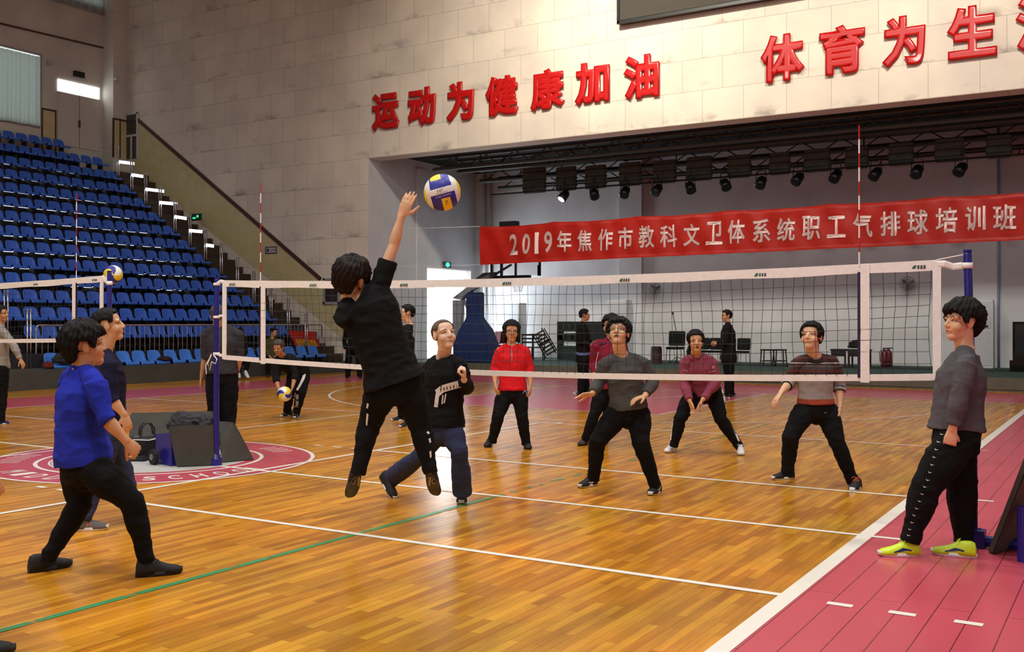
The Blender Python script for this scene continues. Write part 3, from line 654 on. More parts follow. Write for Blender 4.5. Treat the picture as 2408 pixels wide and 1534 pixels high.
for k, (a, b_, y) in enumerate(pan):
    p, q = on(a, y, 'Y', YP), on(b_, y, 'Y', YP); zl = z2-.02; g_ = empty('cloth_panel', (p.x, YP, zl), 'grey green rolled cloth panel on the batten over the stage, %s from the left' % ORD[k], 'panel', 'cloth panels on the batten')
    bm = bmesh.new(); bbox(bm, p.x, q.x, YP-.16, YP-.02, zl, p.z); bmesh.ops.bevel(bm, geom=bm.edges[:], offset=.03, segments=2, affect='EDGES'); obj('cloth', bm, M_panel, g_)
    bm = bmesh.new()
    for j in range(3): zz = zl+(p.z-zl)*(.2+.3*j); bbox(bm, p.x-.01, q.x+.01, YP-.17, YP-.01, zz, zz+.03)
    obj('strap', bm, M_rig, g_)
# lamps hanging from the batten
def spot_lamp(c, k, ang):
    o = empty('stage_spotlight', c, 'small round black spotlight on the batten over the stage, %s from the left' % ORD[k], 'spotlight', 'round spotlights over the stage')
    v = Vector(c); bm = bmesh.new()
    for s in (-1, 1): bar(bm, v+Vector((s*.15, 0, 0)), v+Vector((s*.12, 0, .3)), .012, 5)
    bar(bm, v+Vector((-.13, 0, .3)), v+Vector((.13, 0, .3)), .012, 5); bar(bm, v+Vector((0, 0, .3)), v+Vector((0, .02, .47)), .014, 5); obj('yoke', bm, M_black, o)
    d = Vector((math.sin(ang)*.5, -.55, -.65)).normalized(); bm = bmesh.new(); tube(bm, [v-d*.17, v-d*.1, v+d*.06, v+d*.17], [.07, .125, .14, .15], 14, cap='flat'); obj('can', bm, M_black, o, True)
    bm = bmesh.new(); tube(bm, [v+d*.171, v+d*.176], [.12, .12], 14, cap='flat'); obj('lens', bm, mat('dark_lens', (40, 40, 44), .1), o)
for k, (x, y) in enumerate(((1327, 460), (1397, 455), (1470, 451), (1546, 446), (1623, 440), (1705, 433), (1790, 428), (1877, 420), (1966, 413), (2060, 408), (2157, 402), (2260, 397))):
    p = on(x, y, 'Y', YP-.32); spot_lamp(p, k, random.uniform(-1, 1))
# ================================================================ THINGS ON THE STAGE
def gp(px, py, z=ZS): return on(px, py, 'Z', z)
# exit sign over the side door
p = on(1051, 623, 'X', XJ+.05); bm = bmesh.new(); box(bm, p, (.06, .45, .2)); s = tag(obj('exit_sign', bm, mat('exit_sign_grey', (40, 60, 62), .5)), 'small exit sign with a green lit arrow over the bright stage door', 'sign')
bm = bmesh.new(); box(bm, p+Vector((.035, 0, 0)), (.01, .22, .1)); box(bm, p+Vector((.035, 0, 0)), (.01, .1, .16)); obj('lit_figure', bm, mat('lit_teal', (60, 240, 200), .5, 0, emit=2.2), s)
# portable hoop
YH = 19.3
def hp(px, py, dy=0.): return on(px, py, 'Y', YH+dy)
hoop = empty('basketball_hoop', gp(1120, 852), 'portable basketball hoop with blue padded tower, folded beside the bright door', 'basketball hoop')
M_pad = mat('navy_vinyl_padding', (22, 44, 92), .5, .1, 4); M_hgrey = mat('grey_hoop_steel', (132, 138, 146), .4, .08)
bm = bmesh.new(); rings = []
for px0, px1, py, w in ((1102, 1133, 688, .35), (1102, 1133, 748, .35), (1090, 1150, 775, .55), (1079, 1160, 808, .7), (1079, 1166, 851, .7)):
    a, b_ = hp(px0, py), hp(px1, py); a.z = b_.z = max(a.z, ZS)
    rings.append([bm.verts.new(v) for v in (a+Vector((0, -w/2, 0)), b_+Vector((0, -w/2, 0)), b_+Vector((0, w/2, 0)), a+Vector((0, w/2, 0)))])
for q, w in zip(rings, rings[1:]):
    for k in range(4): bm.faces.new([q[k], q[(k+1) % 4], w[(k+1) % 4], w[k]])
bm.faces.new(rings[0]); bm.faces.new(rings[-1]); bmesh.ops.bevel(bm, geom=bm.edges[:], offset=.03, segments=2, affect='EDGES'); obj('tower_padding', bm, M_pad, hoop)
def plate(pts, w, name, m, par, dy=0.):
    bm = bmesh.new(); ps = [hp(x, y, dy-w/2) for x, y in pts]; prism(bm, ps, (0, 1, 0), w); return obj(name, bm, m, par)
plate([(1064, 706), (1085, 706), (1083, 770), (1075, 850), (1066, 850), (1064, 770)], .18, 'rear_column', M_hgrey, hoop)
plate([(1080, 768), (1086, 768), (1098, 850), (1088, 850)], .1, 'rear_strut', M_hgrey, hoop, .1)
plate([(1063, 702), (1078, 690), (1120, 660), (1150, 645), (1150, 652), (1132, 668), (1090, 696), (1084, 706)], .22, 'lifting_arm', M_hgrey, hoop)
plate([(1084, 696), (1088, 694), (1104, 735), (1101, 738)], .06, 'brace', M_hgrey, hoop, .05)
plate([(1106, 664), (1136, 642), (1164, 640), (1164, 650), (1142, 654), (1116, 670)], .12, 'upper_arm', mat('dark_hoop_steel', (64, 66, 72), .5), hoop, .1)
plate([(1160, 645), (1200, 621), (1203, 624), (1164, 648)], .05, 'board_strut', MATS['dark_hoop_steel'], hoop, .2)
bm = bmesh.new(); bl, br_, zt, zb = hp(1145, 600).x, hp(1261, 600).x, hp(1200, 538).z, hp(1200, 648).z
bbox(bm, bl, br_, YH-.012+.25, YH+.012+.25, zb, zt); gl = mat('hoop_glass', (190, 210, 214), .08, .02); gl.node_tree.nodes['Principled BSDF'].inputs['Alpha'].default_value = .25; bd = obj('backboard', bm, gl, hoop)
bm = bmesh.new()
for q in ((bl, bl+.05, zb, zt), (br_-.07, br_, zb-.02, zb+.3), (br_-.03, br_, zb, zt), (bl, br_, zt-.05, zt), (bl+.35, bl+.4, zb, zt), ((bl+br_)/2, (bl+br_)/2+.03, zb, zt)): bbox(bm, q[0], q[1], YH+.2, YH+.3, q[2], q[3])
bbox(bm, bl, hp(1237, 600).x, YH+.19, YH+.32, zb-.07, zb+.01); obj('board_frame', bm, mat('dark_navy_frame', (18, 22, 30), .5), bd)
bm = bmesh.new(); a, b_ = hp(1170, 521), hp(1208, 533); bbox(bm, a.x, b_.x, YH+.1, YH+.35, b_.z, a.z); obj('shot_clock', bm, M_black, hoop)
bm = bmesh.new(); p = hp(1222, 659, -.1)
for k in range(20):
    A, B = k*math.pi/10, (k+1)*math.pi/10; bar(bm, p+Vector((.225*math.cos(A), .225*math.sin(A)-.1, 0)), p+Vector((.225*math.cos(B), .225*math.sin(B)-.1, 0)), .012, 5)
rim = obj('rim', bm, mat('dark_orange_rim', (120, 52, 30), .5), hoop)
bm = bmesh.new()
for k in range(12):
    for sgn in (1, -1):
        pr = None
        for j in range(5):
            A = (k+sgn*j*.5)*math.pi/6; r_ = .215-.03*j; q = p+Vector((r_*math.cos(A), r_*math.sin(A)-.1, -.09*j))
            if pr is not None: bar(bm, pr, q, .005, 4)
            pr = q
obj('net', bm, mat('pale_net_cord', (190, 190, 190), .8), rim)
# white cabinets and wall units (drawn from the stage floor up)
def cabinet(px0, px1, pytop, pybot, d, label, name='metal_cabinet', Y=None, m=None, cat='cabinet'):
    b0, b1 = gp(px0, pybot), gp(px1, pybot); Yc = Y or b0.y; a, b_ = on(px0, pytop, 'Y', Yc), on(px1, pytop, 'Y', Yc)
    o = empty(name, ((a.x+b_.x)/2, Yc, ZS), label, cat); bm = bmesh.new(); bbox(bm, a.x, b_.x, Yc, Yc+d, ZS, a.z); bmesh.ops.bevel(bm, geom=bm.edges[:], offset=.015, segments=2, affect='EDGES')
    obj('body', bm, m or mat('off_white_enamel', (206, 210, 214), .4, .05), o)
    bm = bmesh.new(); w = b_.x-a.x; h = a.z-ZS; bbox(bm, a.x+.04, b_.x-.04, Yc-.012, Yc, ZS+.08, ZS+h*.55); bbox(bm, a.x+.04, b_.x-.04, Yc-.012, Yc, ZS+h*.58, ZS+h-.05); obj('door', bm, mat('grey_white_enamel', (192, 196, 202), .4, .05), o)
    bm = bmesh.new(); bbox(bm, a.x+w*.3, b_.x-w*.25, Yc-.03, Yc-.01, ZS+h*.60, ZS+h*.63); obj('handle', bm, M_black, o); return o
cabinet(1176, 1222, 713, 838, .5, 'tall off white cabinet on the stage behind the woman in red', Y=23.3)
cabinet(1426, 1472, 706, 838, .5, 'off white standing air conditioner on the stage behind the tall woman in maroon', 'air_conditioner', Y=23.4, cat='air conditioner')
cabinet(2290, 2335, 706, 862, .35, 'tall pale cabinet against the back wall, behind the right net post', 'tall_cabinet', Y=23.6)
# shelf unit
b0 = gp(1312, 842); Yc = 22.8; sh = empty('shelf_unit', (on(1360, 760, 'Y', Yc).x, Yc, ZS), 'dark green shelf unit with small square pigeonholes on the stage', 'shelf')
M_dkgreen = mat('dark_green_paint', (34, 46, 42), .6, .15, 6)
xs0, xs1 = on(1310, 760, 'Y', Yc).x, on(1425, 760, 'Y', Yc).x; zt = on(1310, 757, 'Y', Yc).z
bm = bmesh.new()
for z in (zt-.04, zt-.32, zt-.44, zt-.66, zt-.85): bbox(bm, xs0, xs1, Yc, Yc+.4, z, z+.05)
for k in range(9):
    x = xs0+(xs1-xs0-.04)*k/8; bbox(bm, x, x+.045, Yc, Yc+.4, zt-.32 if k % 8 else ZS, zt); bbox(bm, x, x+.045, Yc, Yc+.4, zt-.66, zt-.44)
obj('frame', bm, M_dkgreen, sh); bm = bmesh.new(); bbox(bm, xs0, xs1, Yc+.02, Yc+.4, ZS+.02, zt-.85); obj('lower_cupboard', bm, M_dkgreen, sh)
bm = bmesh.new(); bbox(bm, xs0+(xs1-xs0)*.5, xs1, Yc-.01, Yc+.02, zt-.8, zt-.03); obj('cloth_cover', bm, mat('black_green_cloth', (26, 34, 33), .9), sh)
# chairs
def stage_chair(c, rz, label, group, back=(20, 30, 28), scale=1., name='padded_chair', legm=None):
    o = empty(name, c, label, 'chair', group); R = Matrix.Rotation(rz, 3, 'Z'); v = Vector(c); lm = legm or M_steel
    T = lambda x, y, z: v+R @ (Vector((x, y, z))*scale)
    bm = bmesh.new(); box(bm, T(0, 0, .45), Vector((.46, .44, .07))*scale, M=R); bmesh.ops.bevel(bm, geom=bm.edges[:], offset=.02, segments=2, affect='EDGES'); mm = mat('chair_fabric_%d_%d' % (back[0], back[2]), back, .8, .12, 10); obj('seat', bm, mm, o)
    bm = bmesh.new(); box(bm, T(0, .22, .72), Vector((.47, .05, .42))*scale, M=R @ Matrix.Rotation(-.12, 3, 'X')); bmesh.ops.bevel(bm, geom=bm.edges[:], offset=.02, segments=2, affect='EDGES'); obj('backrest', bm, mm, o)
    for x in (-.2, .2):
        for y in (-.19, .2):
            bm = bmesh.new(); bar(bm, T(x, y, .43), T(x*1.08, y*1.15, 0), .013*scale, 6); obj('leg', bm, lm, o)
    return o
k = 0
for px in (1697, 1733, 1770, 1809):
    p = gp(px-2, 852); stage_chair((p.x, 22.0, ZS), .0, 'black padded chair in the row along the back wall, %s from the left' % ORD[k], 'row of black padded chairs', scale=.84); k += 1
p = gp(1588, 850); stage_chair((on(1588, 800, 'Y', 21.6).x, 21.6, ZS), .15, 'black padded chair standing alone beside the thin black stand', None, scale=1.05)
for k, px in enumerate((1157, 1184)):
    stage_chair((on(px, 800, 'Y', 21.4+.8*k).x+.1*k, 21.4+.8*k, ZS), (-.5, .9)[k], ('maroon padded chair directly right of the blue hoop tower', 'maroon padded chair behind the shoulder of the woman in red')[k], 'maroon chairs by the hoop', (110, 20, 34))
# music stand
q = Vector((on(1592, 760, 'Y', 22.2).x, 22.2, ZS)); ms_ = empty('microphone_stand', q, 'thin black stand leaning above the lone black chair', 'stand')
zt = on(1582, 737, 'Y', 22.2).z; xt = on(1582, 737, 'Y', 22.2).x
bm = bmesh.new(); bar(bm, q, (q.x, q.y, ZS+.9), .014, 6); bar(bm, (q.x, q.y, ZS+.85), (xt, q.y, zt), .012, 6); obj('pole', bm, M_black, ms_)
bm = bmesh.new(); ball(bm, (xt, q.y, zt), .04, seg=8, rings=6); obj('clip', bm, M_black, ms_)
bm = bmesh.new()
for k in range(3): A = k*2.1; bar(bm, q+Vector((0, 0, .2)), q+Vector((.3*math.cos(A), .3*math.sin(A), .01)), .01, 5)
obj('tripod', bm, M_black, ms_)
# stools and the dark tables
def stool(c, label, group, w=.32, h=.46):
    o = empty('stool', c, label, 'stool', group); v = Vector(c); bm = bmesh.new(); box(bm, v+Vector((0, 0, h)), (w, w, .04)); mm = mat('dark_stained_wood', (46, 34, 30), .6, .2, 8); obj('seat', bm, mm, o)
    for x in (-1, 1):
        for y in (-1, 1): bm = bmesh.new(); bar(bm, v+Vector((x*w*.4, y*w*.4, h)), v+Vector((x*w*.5, y*w*.5, 0)), .018, 6); obj('leg', bm, mm, o)
    bm = bmesh.new(); box(bm, v+Vector((0, -w*.45, .15)), (w*.9, .02, .03)); box(bm, v+Vector((0, w*.45, .15)), (w*.9, .02, .03)); obj('stretcher', bm, mm, o)
for k, px in enumerate((1812, 1836)): stool((on(px, 830, 'Y', 21.9).x, 21.6+.2*k, ZS), ('dark wooden stool at the right end of the black chair row', 'dark wooden stool right of the other stool, behind the patterned sweater woman')[k], 'dark wooden stools')
for k, (a, b_) in enumerate(((1952, 1990), (1992, 2042))):
    Yt = 22.4; x0, x1 = on(a, 822, 'Y', Yt).x, on(b_, 822, 'Y', Yt).x; zt = on(2000, 822, 'Y', Yt).z
    o = empty('low_table', ((x0+x1)/2, Yt, ZS), ('small dark table on the stage directly right of the patterned sweater woman', 'small dark table on the stage with a black bag on top')[k], 'table', 'dark tables at the back of the stage')
    mm = mat('dark_stained_wood', (46, 34, 30)); bm = bmesh.new(); bbox(bm, x0, x1, Yt, Yt+.5, zt-.05, zt); obj('table_top', bm, mm, o)
    bm = bmesh.new(); bbox(bm, x0+.03, x1-.03, Yt+.03, Yt+.06, zt-.2, zt-.05); obj('apron', bm, mm, o)
    for x in (x0+.04, x1-.04):
        for y in (Yt+.04, Yt+.46): bm = bmesh.new(); bar(bm, (x, y, zt-.05), (x, y, ZS), .025, 6); obj('leg', bm, mm, o)
    if k: lump('black_bag', ((x0+x1)/2-.05, Yt+.25, zt+.1), (.28, .2, .17), mat('black_cloth', (15, 15, 17), .85, .2, 10), 'black bag slumped on the dark table beside the net side tape', 'bag', 3)
# heap of broken wooden chairs
random.seed(5); mm = mat('dark_stained_wood', (46, 34, 30))
for k in range(4):
    c = Vector((on(1246+k*15, 830, 'Y', 22.0).x, 21.7+.42*(k % 2), ZS)); o = empty('wooden_chair', c, ('old dark wooden chair at the left end of the jumbled heap', 'old dark wooden chair upside down on top of the jumbled heap', 'old dark wooden chair in the middle of the jumbled heap', 'old dark wooden chair at the right end of the jumbled heap')[k], 'chair', 'heap of old wooden chairs')
    R = Matrix.Rotation(random.uniform(-.6, .6), 3, 'Z') @ Matrix.Rotation((0, 2.6, 0, -.5)[k], 3, 'Y'); b0 = c+Vector((0, 0, (0, .95, 0, .16)[k])); T = lambda x, y, z: b0+R @ Vector((x, y, z))
    bm = bmesh.new(); box(bm, T(0, 0, .42), (.4, .4, .035), M=R); obj('seat', bm, mm, o)
    for x in (-.18, .18):
        bm = bmesh.new(); bar(bm, T(x, -.17, .42), T(x, -.18, 0), .02, 6); obj('leg', bm, mm, o); bm = bmesh.new(); bar(bm, T(x, .17, .85), T(x, .18, 0), .02, 6); obj('leg', bm, mm, o)
    bm = bmesh.new()
    for z in (.58, .7, .82): box(bm, T(0, .17, z), (.36, .02, .05), M=R)
    obj('back_slat', bm, mm, o)
# wooden drum box, extinguishers, speaker, wall fans
a, b_ = on(1531, 815, 'Y', 21.2), on(1556, 815, 'Y', 21.2); bm = bmesh.new(); r_ = (b_.x-a.x)/2
tube(bm, [(a.x+r_, 21.2, ZS), (a.x+r_, 21.2, ZS+.1), (a.x+r_, 21.2, ZS+(a.z-ZS)*.5), (a.x+r_, 21.2, a.z-.03), (a.x+r_, 21.2, a.z)], [r_*.86, r_*.95, r_, r_*.95, r_*.84], 16, cap='flat')
dr = tag(obj('wooden_drum', bm, mat('dark_reddish_wood', (62, 34, 28), .6, .2, 5, stretch=(6, 6, 1)), None, False), 'dark wooden barrel shaped drum standing left of the lone black chair', 'drum')
bm = bmesh.new()
for z in (ZS+.12, a.z-.12): tube(bm, [(a.x+r_, 21.2, z), (a.x+r_, 21.2, z+.03)], [r_*.985]*2, 16, cap='flat')
obj('hoop_band', bm, M_black, dr)
for k, px in enumerate((2080, 2090)):
    q = Vector((on(px, 840, 'Y', 23.0+.25*k).x, 23.0+.25*k, ZS)); o = empty('fire_extinguisher', q, ('dark red fire extinguisher on the stage behind the net, left one of the two', 'dark red fire extinguisher on the stage behind the net, right one of the two')[k], 'fire extinguisher', 'fire extinguishers behind the net')
    bm = bmesh.new(); tube(bm, [q, q+Vector((0, 0, .02)), q+Vector((0, 0, .38)), q+Vector((0, 0, .45)), q+Vector((0, 0, .48))], [.085, .09, .09, .06, .03], 12, cap='flat'); obj('cylinder', bm, mat('dark_red_enamel', (92, 20, 22), .35), o, True)
    bm = bmesh.new(); box(bm, q+Vector((.03, 0, .52)), (.14, .03, .03)); bar(bm, q+Vector((0, 0, .47)), q+Vector((0, 0, .53)), .02, 6); obj('valve', bm, M_black, o)
    bm = bmesh.new(); tube(bm, [q+Vector((-.03, 0, .5)), q+Vector((-.12, -.03, .42)), q+Vector((-.11, -.04, .15))], [.012]*3, 6); obj('hose', bm, M_black, o)
a, b_ = on(2381, 757, 'Y', 22.2), on(2440, 757, 'Y', 22.2); sp_ = empty('loudspeaker', (a.x, 22.2, ZS), 'tall glossy black loudspeaker cabinet at the right side of the stage', 'loudspeaker')
bm = bmesh.new(); bbox(bm, a.x, b_.x, 22.2, 22.8, ZS, a.z); obj('body', bm, mat('gloss_black', (10, 10, 12), .12), sp_)
bm = bmesh.new(); bbox(bm, a.x+.06, b_.x-.06, 22.18, 22.2, ZS+.4, a.z-.06); obj('grille', bm, mat('black_grille', (18, 18, 19), .6), sp_)
bm = bmesh.new(); bbox(bm, a.x-.06, b_.x+.06, 22.1, 22.9, ZS, ZS+.28); obj('plinth', bm, mat('gloss_black', (10, 10, 12)), sp_)
for k, (px, py) in enumerate(((1540, 679), (2134, 668))):
    q = on(px, py, 'Y', YB-.3); o = empty('wall_fan', (q.x, YB-.16, q.z), ('small grey wall fan above the drum, behind the net', 'small grey wall fan behind the net near its right end')[k], 'fan', 'wall fans on the stage')
    bm = bmesh.new()
    for r_ in (.06, .13, .2):
        for j in range(20): A, B = j*math.pi/10, (j+1)*math.pi/10; bar(bm, q+Vector((r_*math.cos(A), 0, r_*math.sin(A))), q+Vector((r_*math.cos(B), 0, r_*math.sin(B))), .008, 4)
    for j in range(10): A = j*math.pi/5; bar(bm, q, q+Vector((.2*math.cos(A), 0, .2*math.sin(A))), .006, 4)
    obj('cage', bm, mat('grey_fan_wire', (120, 118, 116), .5), o)
    bm = bmesh.new(); tube(bm, [q+Vector((0, .02, 0)), q+Vector((0, .16, 0))], [.07, .06], 10, cap='flat'); obj('motor', bm, mat('grey_fan_wire', (120, 118, 116)), o)
    bm = bmesh.new()
    for j in range(3):
        A = j*2.094+.4; c1, c2 = q+Vector((.03*math.cos(A), .03, .03*math.sin(A))), q+Vector((.17*math.cos(A), .03, .17*math.sin(A))); n_ = Vector((-math.sin(A), .3, math.cos(A)))*.05; prism(bm, [c1-n_*.5, c2-n_, c2+n_, c1+n_*.5], (0, 1, 0), .006)
    obj('blades', bm, mat('dark_fan_blade', (70, 70, 72), .5), o)
# ================================================================ NETS, POSTS, BALLS
M_string = mat('dark_net_string', (40, 46, 50), .8, .1)
M_red = mat('red_rod', (178, 30, 30), .4, .05); M_dkblue = mat('dark_blue_sleeve', (26, 24, 60), .6, .1)
def net_top(x, h, sag): return h-sag*(1-(x/3.5)**2)
def make_net(x0, flip, label, h, hb, sag, sagb, ends, side, step, full):
    """net centred at x0 on the halfway line; ends = x of the two end bands, side = x of the two side bands (local)"""
    o = empty('volleyball_net', (x0, 0, hb), label, 'net')
    def zt(x): return net_top(x, h, sag)
    def zb(x): return net_top(x, hb, sagb)
    a, b_ = ends; N = 40
    def band(name, lo, hi, th, m, xs=(a, b_)):
        bm = bmesh.new(); pr = None
        for k in range(N+1):
            x = xs[0]+(xs[1]-xs[0])*k/N; w = .006*math.sin(x*5.3)+.004*math.sin(x*13)
            r_ = [bm.verts.new((x0+x, dy+w, z)) for dy, z in ((-th, lo(x)), (-th, hi(x)), (th, hi(x)), (th, lo(x)))]
            if pr:
                for j in range(4): bm.faces.new([pr[j], pr[(j+1) % 4], r_[(j+1) % 4], r_[j]])
            else: bm.faces.new(r_)
            pr = r_
        bm.faces.new(pr[::-1]); return obj(name, bm, m, o)
    tp = band('top_band', lambda x: zt(x)-.072+.004*math.sin(x*7), zt, .005, M_tape)
    band('bottom_band', lambda x: zb(x)-.024, lambda x: zb(x)+.024, .005, M_tape)
    for x in ends:
        bm = bmesh.new(); bbox(bm, x0+x-.027, x0+x+.027, -.007, .007, zb(x)-.02, zt(x)-.01); obj('end_band', bm, M_tape, o)
    for x, s in zip(side, (-1, 1)):
        bm = bmesh.new(); bbox(bm, x0+x-.031, x0+x+.031, -.012, -.004, zb(x)-.035, zt(x)-.005); sb = obj('side_band', bm, M_tape, o)
        bm = bmesh.new(); xx = x0+x+(.04 if flip else -.04)*(1 if s > 0 or flip else 1); bbox(bm, xx-.012, xx+.012, -.01, .0, zb(x), zt(x)-.06); obj('antenna_sleeve', bm, M_dkblue, sb)
        an = bmesh.new(); top = h+1.0
        for k in range(10):
            z1 = top-.103*k; z0 = z1-.103; n0 = len(an.faces); bar(an, (xx, -.006, z0), (xx, -.006, z1), .0055, 8); an.faces.ensure_lookup_table()
            for f in an.faces[n0:]: f.material_index = k % 2
        obj('antenna', an, [M_red, M_tape], o)
    bm = bmesh.new(); x = a+.04; xs = []
    while x < b_-.03: xs.append(x); x += step
    def dx(x, t): return .010*math.sin(x*6+t*5)+.006*noise.noise(Vector((x*4, t*5, 1)))
    rows = int(round((h-hb-.07)/.085))
    for x in xs:
        pr = None
        for k in range(rows+1):
            t = k/rows; z = zt(x)-.07+(zb(x)+.02-zt(x)+.07)*t; p = Vector((x0+x+dx(x, t), .012*math.sin(x*3+t*3), z+.007*math.sin(x*2.7+t*9)))
            if pr is not None: bar(bm, pr, p, .0019, 4)
            pr = p
    for k in range(1, rows):
        t = k/rows; pr = None
        for x in xs:
            z = zt(x)-.07+(zb(x)+.02-zt(x)+.07)*t; p = Vector((x0+x+dx(x, t), .012*math.sin(x*3+t*3), z+.007*math.sin(x*2.7+t*9)))
            if pr is not None: bar(bm, pr, p, .0019, 4)
            pr = p
    obj('mesh', bm, M_string, o)
    # little printed maker's marks along the top band
    bm = bmesh.new(); bg = bmesh.new()
    for k in range(7):
        x = a+.12+(b_-a-.24)*k/6; z = zt(x)-.045
        quad(bg, (x0+x-.045, -.0125, z-.012), (x0+x-.02, -.0125, z-.012), (x0+x-.01, -.0125, z+.014), (x0+x-.03, -.0125, z+.012))
        for j in range(3):
            c = x0+x-.008+.02*j; quad(bm, (c, -.0125, z-.012), (c+.014, -.0125, z-.012), (c+.016, -.0125, z+.013), (c+.004, -.0125, z+.013))
    obj('printed_mark', bg, mat('green_print', (40, 110, 74), .6), tp); obj('printed_mark', bm, mat('grey_print', (70, 78, 88), .6), tp)
    return o
make_net(0, False, 'white banded volleyball net across the main court, in front of the stage', 1.995, 1.17, .055, .075, (-3.5, 3.5), (-2.93, 3.02), .0795, True)
make_net(-9.02, True, 'white banded volleyball net on the far left court by the blue seats', 2.09, 1.34, .06, .05, (-3.5, 3.5), (-2.95, 3.0), .0795, True)
def post(x, y, h, r, label, lean=0.):
    o = empty('net_post', (x, y, 0), label, 'net post', 'blue net posts'); bm = bmesh.new()
    tube(bm, [(x, y, .02), (x, y, .12), (x, y, .9), (x+lean, y, h-.02), (x+lean, y, h)], [r*1.1, r*1.1, r, r*.9, r*.8], 14, cap='flat'); obj('pole', bm, M_post, o, True)
    bm = bmesh.new(); tube(bm, [(x, y, 0), (x, y, .07), (x, y, .12)], [r*2.1, r*2.1, r*1.25], 14, cap='flat'); fl_ = obj('base_flange', bm, M_post, o)
    bm = bmesh.new()
    for k in range(4): A = k*math.pi/2+.6; bar(bm, (x+r*1.7*math.cos(A), y+r*1.7*math.sin(A), .07), (x+r*1.7*math.cos(A), y+r*1.7*math.sin(A), .13), .008, 6)
    obj('bolt', bm, M_steel, fl_); bm = bmesh.new(); bar(bm, (x+lean, y, h), (x+lean, y, h+.015), r*.95, 12); obj('cap', bm, M_post, o); return o
pl = post(-3.64, .02, 2.02, .03, 'blue net post at the left end of the main net, grey mats at its foot')
pr_ = post(3.72, .03, 2.045, .03, 'blue net post behind the woman standing at the right', -.03)
pf = post(-5.38, 0, 2.13, .03, 'blue net post of the left court, rising behind the heads of the two left players')
def strap(pts, w, par, name='tie_strap', m=None):
    bm = bmesh.new(); tube(bm, pts, [(w, .006)]*len(pts), 6, cap='flat', ref=UP); obj(name, bm, m or M_tape, par)
def loop(c, r, w, par):
    bm = bmesh.new(); tube(bm, [(c[0], c[1], c[2]-w), (c[0], c[1], c[2]+w)], [r, r], 14, cap='flat'); obj('tie_strap', bm, M_tape, par, True)
for z in (1.955, 1.60, 1.205): loop((-3.64, .02, z), .036, .014, pl)
strap([(-3.61, 0, 1.96), (-3.56, .0, 1.985), (-3.5, 0, 1.975)], .02, pl); strap([(-3.61, 0, 1.6), (-3.55, -.01, 1.615), (-3.5, 0, 1.61)], .014, pl); strap([(-3.61, 0, 1.205), (-3.55, -.01, 1.19), (-3.5, 0, 1.185)], .016, pl)
bm = bmesh.new(); tube(bm, [(-3.66, -.035, 1.2), (-3.70, -.05, 1.1), (-3.67, -.05, 1.03), (-3.64, -.05, 1.12), (-3.58, -.05, 1.1), (-3.56, -.05, 1.15), (-3.62, -.04, 1.19)], [.006]*7, 6); tube(bm, [(-3.66, -.04, 1.18), (-3.73, -.05, 1.08), (-3.72, -.05, .99)], [.006]*3, 6); obj('rope_end', bm, M_tape, pl, True)
loop((3.69, .03, 1.95), .034, .02, pr_); strap([(3.66, 0, 1.95), (3.6, .01, 1.945), (3.55, -.01, 1.965), (3.48, 0, 1.965)], .024, pr_)
bm = bmesh.new(); tube(bm, [(3.68, .03, 2.03), (3.5, 0, 1.995)], [.004]*2, 5); obj('net_cord', bm, M_tape, pr_)
strap([(-5.36, 0, 2.0), (-5.42, .02, 2.005), (-5.52, 0, 2.075)], .03, pf); loop((-5.38, 0, 2.0), .034, .022, pf); loop((-5.38, 0, 1.36), .036, .04, pf)
# wheeled weight boxes and frame bars at the post feet
bm = bmesh.new(); A = F(365, 1090); B = F(402, 1098); d = (B-A).normalized(); nrm = Vector((-d.y, d.x, 0)); hb_ = .36
prism(bm, [A, B, B+Vector((0, 0, hb_)), A+Vector((0, 0, hb_-.04))], nrm, .26); bmesh.ops.bevel(bm, geom=bm.edges[:], offset=.008, segments=1, affect='EDGES'); obj('weight_box', bm, M_post, pl)
bm = bmesh.new(); C0 = F(505, 1094); bar(bm, B+Vector((0, 0, .03))+nrm*.1, C0+Vector((0, .05, .03)), .035, 8); obj('frame_bar', bm, M_post, pl)
bm = bmesh.new(); W0 = F(357, 1094)+Vector((0, 0, .085)); bar(bm, W0-nrm*.0, W0+nrm*.04, .085, 18); wh = obj('wheel', bm, mat('black_rubber', (18, 18, 19), .8), pl)
bm = bmesh.new(); bar(bm, W0-nrm*.01, W0+nrm*.05, .035, 12); obj('hub', bm, mat('grey_hub', (110, 110, 112), .5), wh)
bm = bmesh.new(); a = Vector((3.78, .04, .045)); b_ = F(2400, 1300)+Vector((0, 0, .05)); bar(bm, a, b_, .038, 8); box(bm, (3.74, .03, .06), (.12, .12, .12)); obj('frame_bar', bm, M_post, pr_)
bm = bmesh.new(); q = F(2408, 1322); bar(bm, q, q+Vector((0, 0, .36)), .04, 10); obj('frame_upright', bm, M_post, pr_)
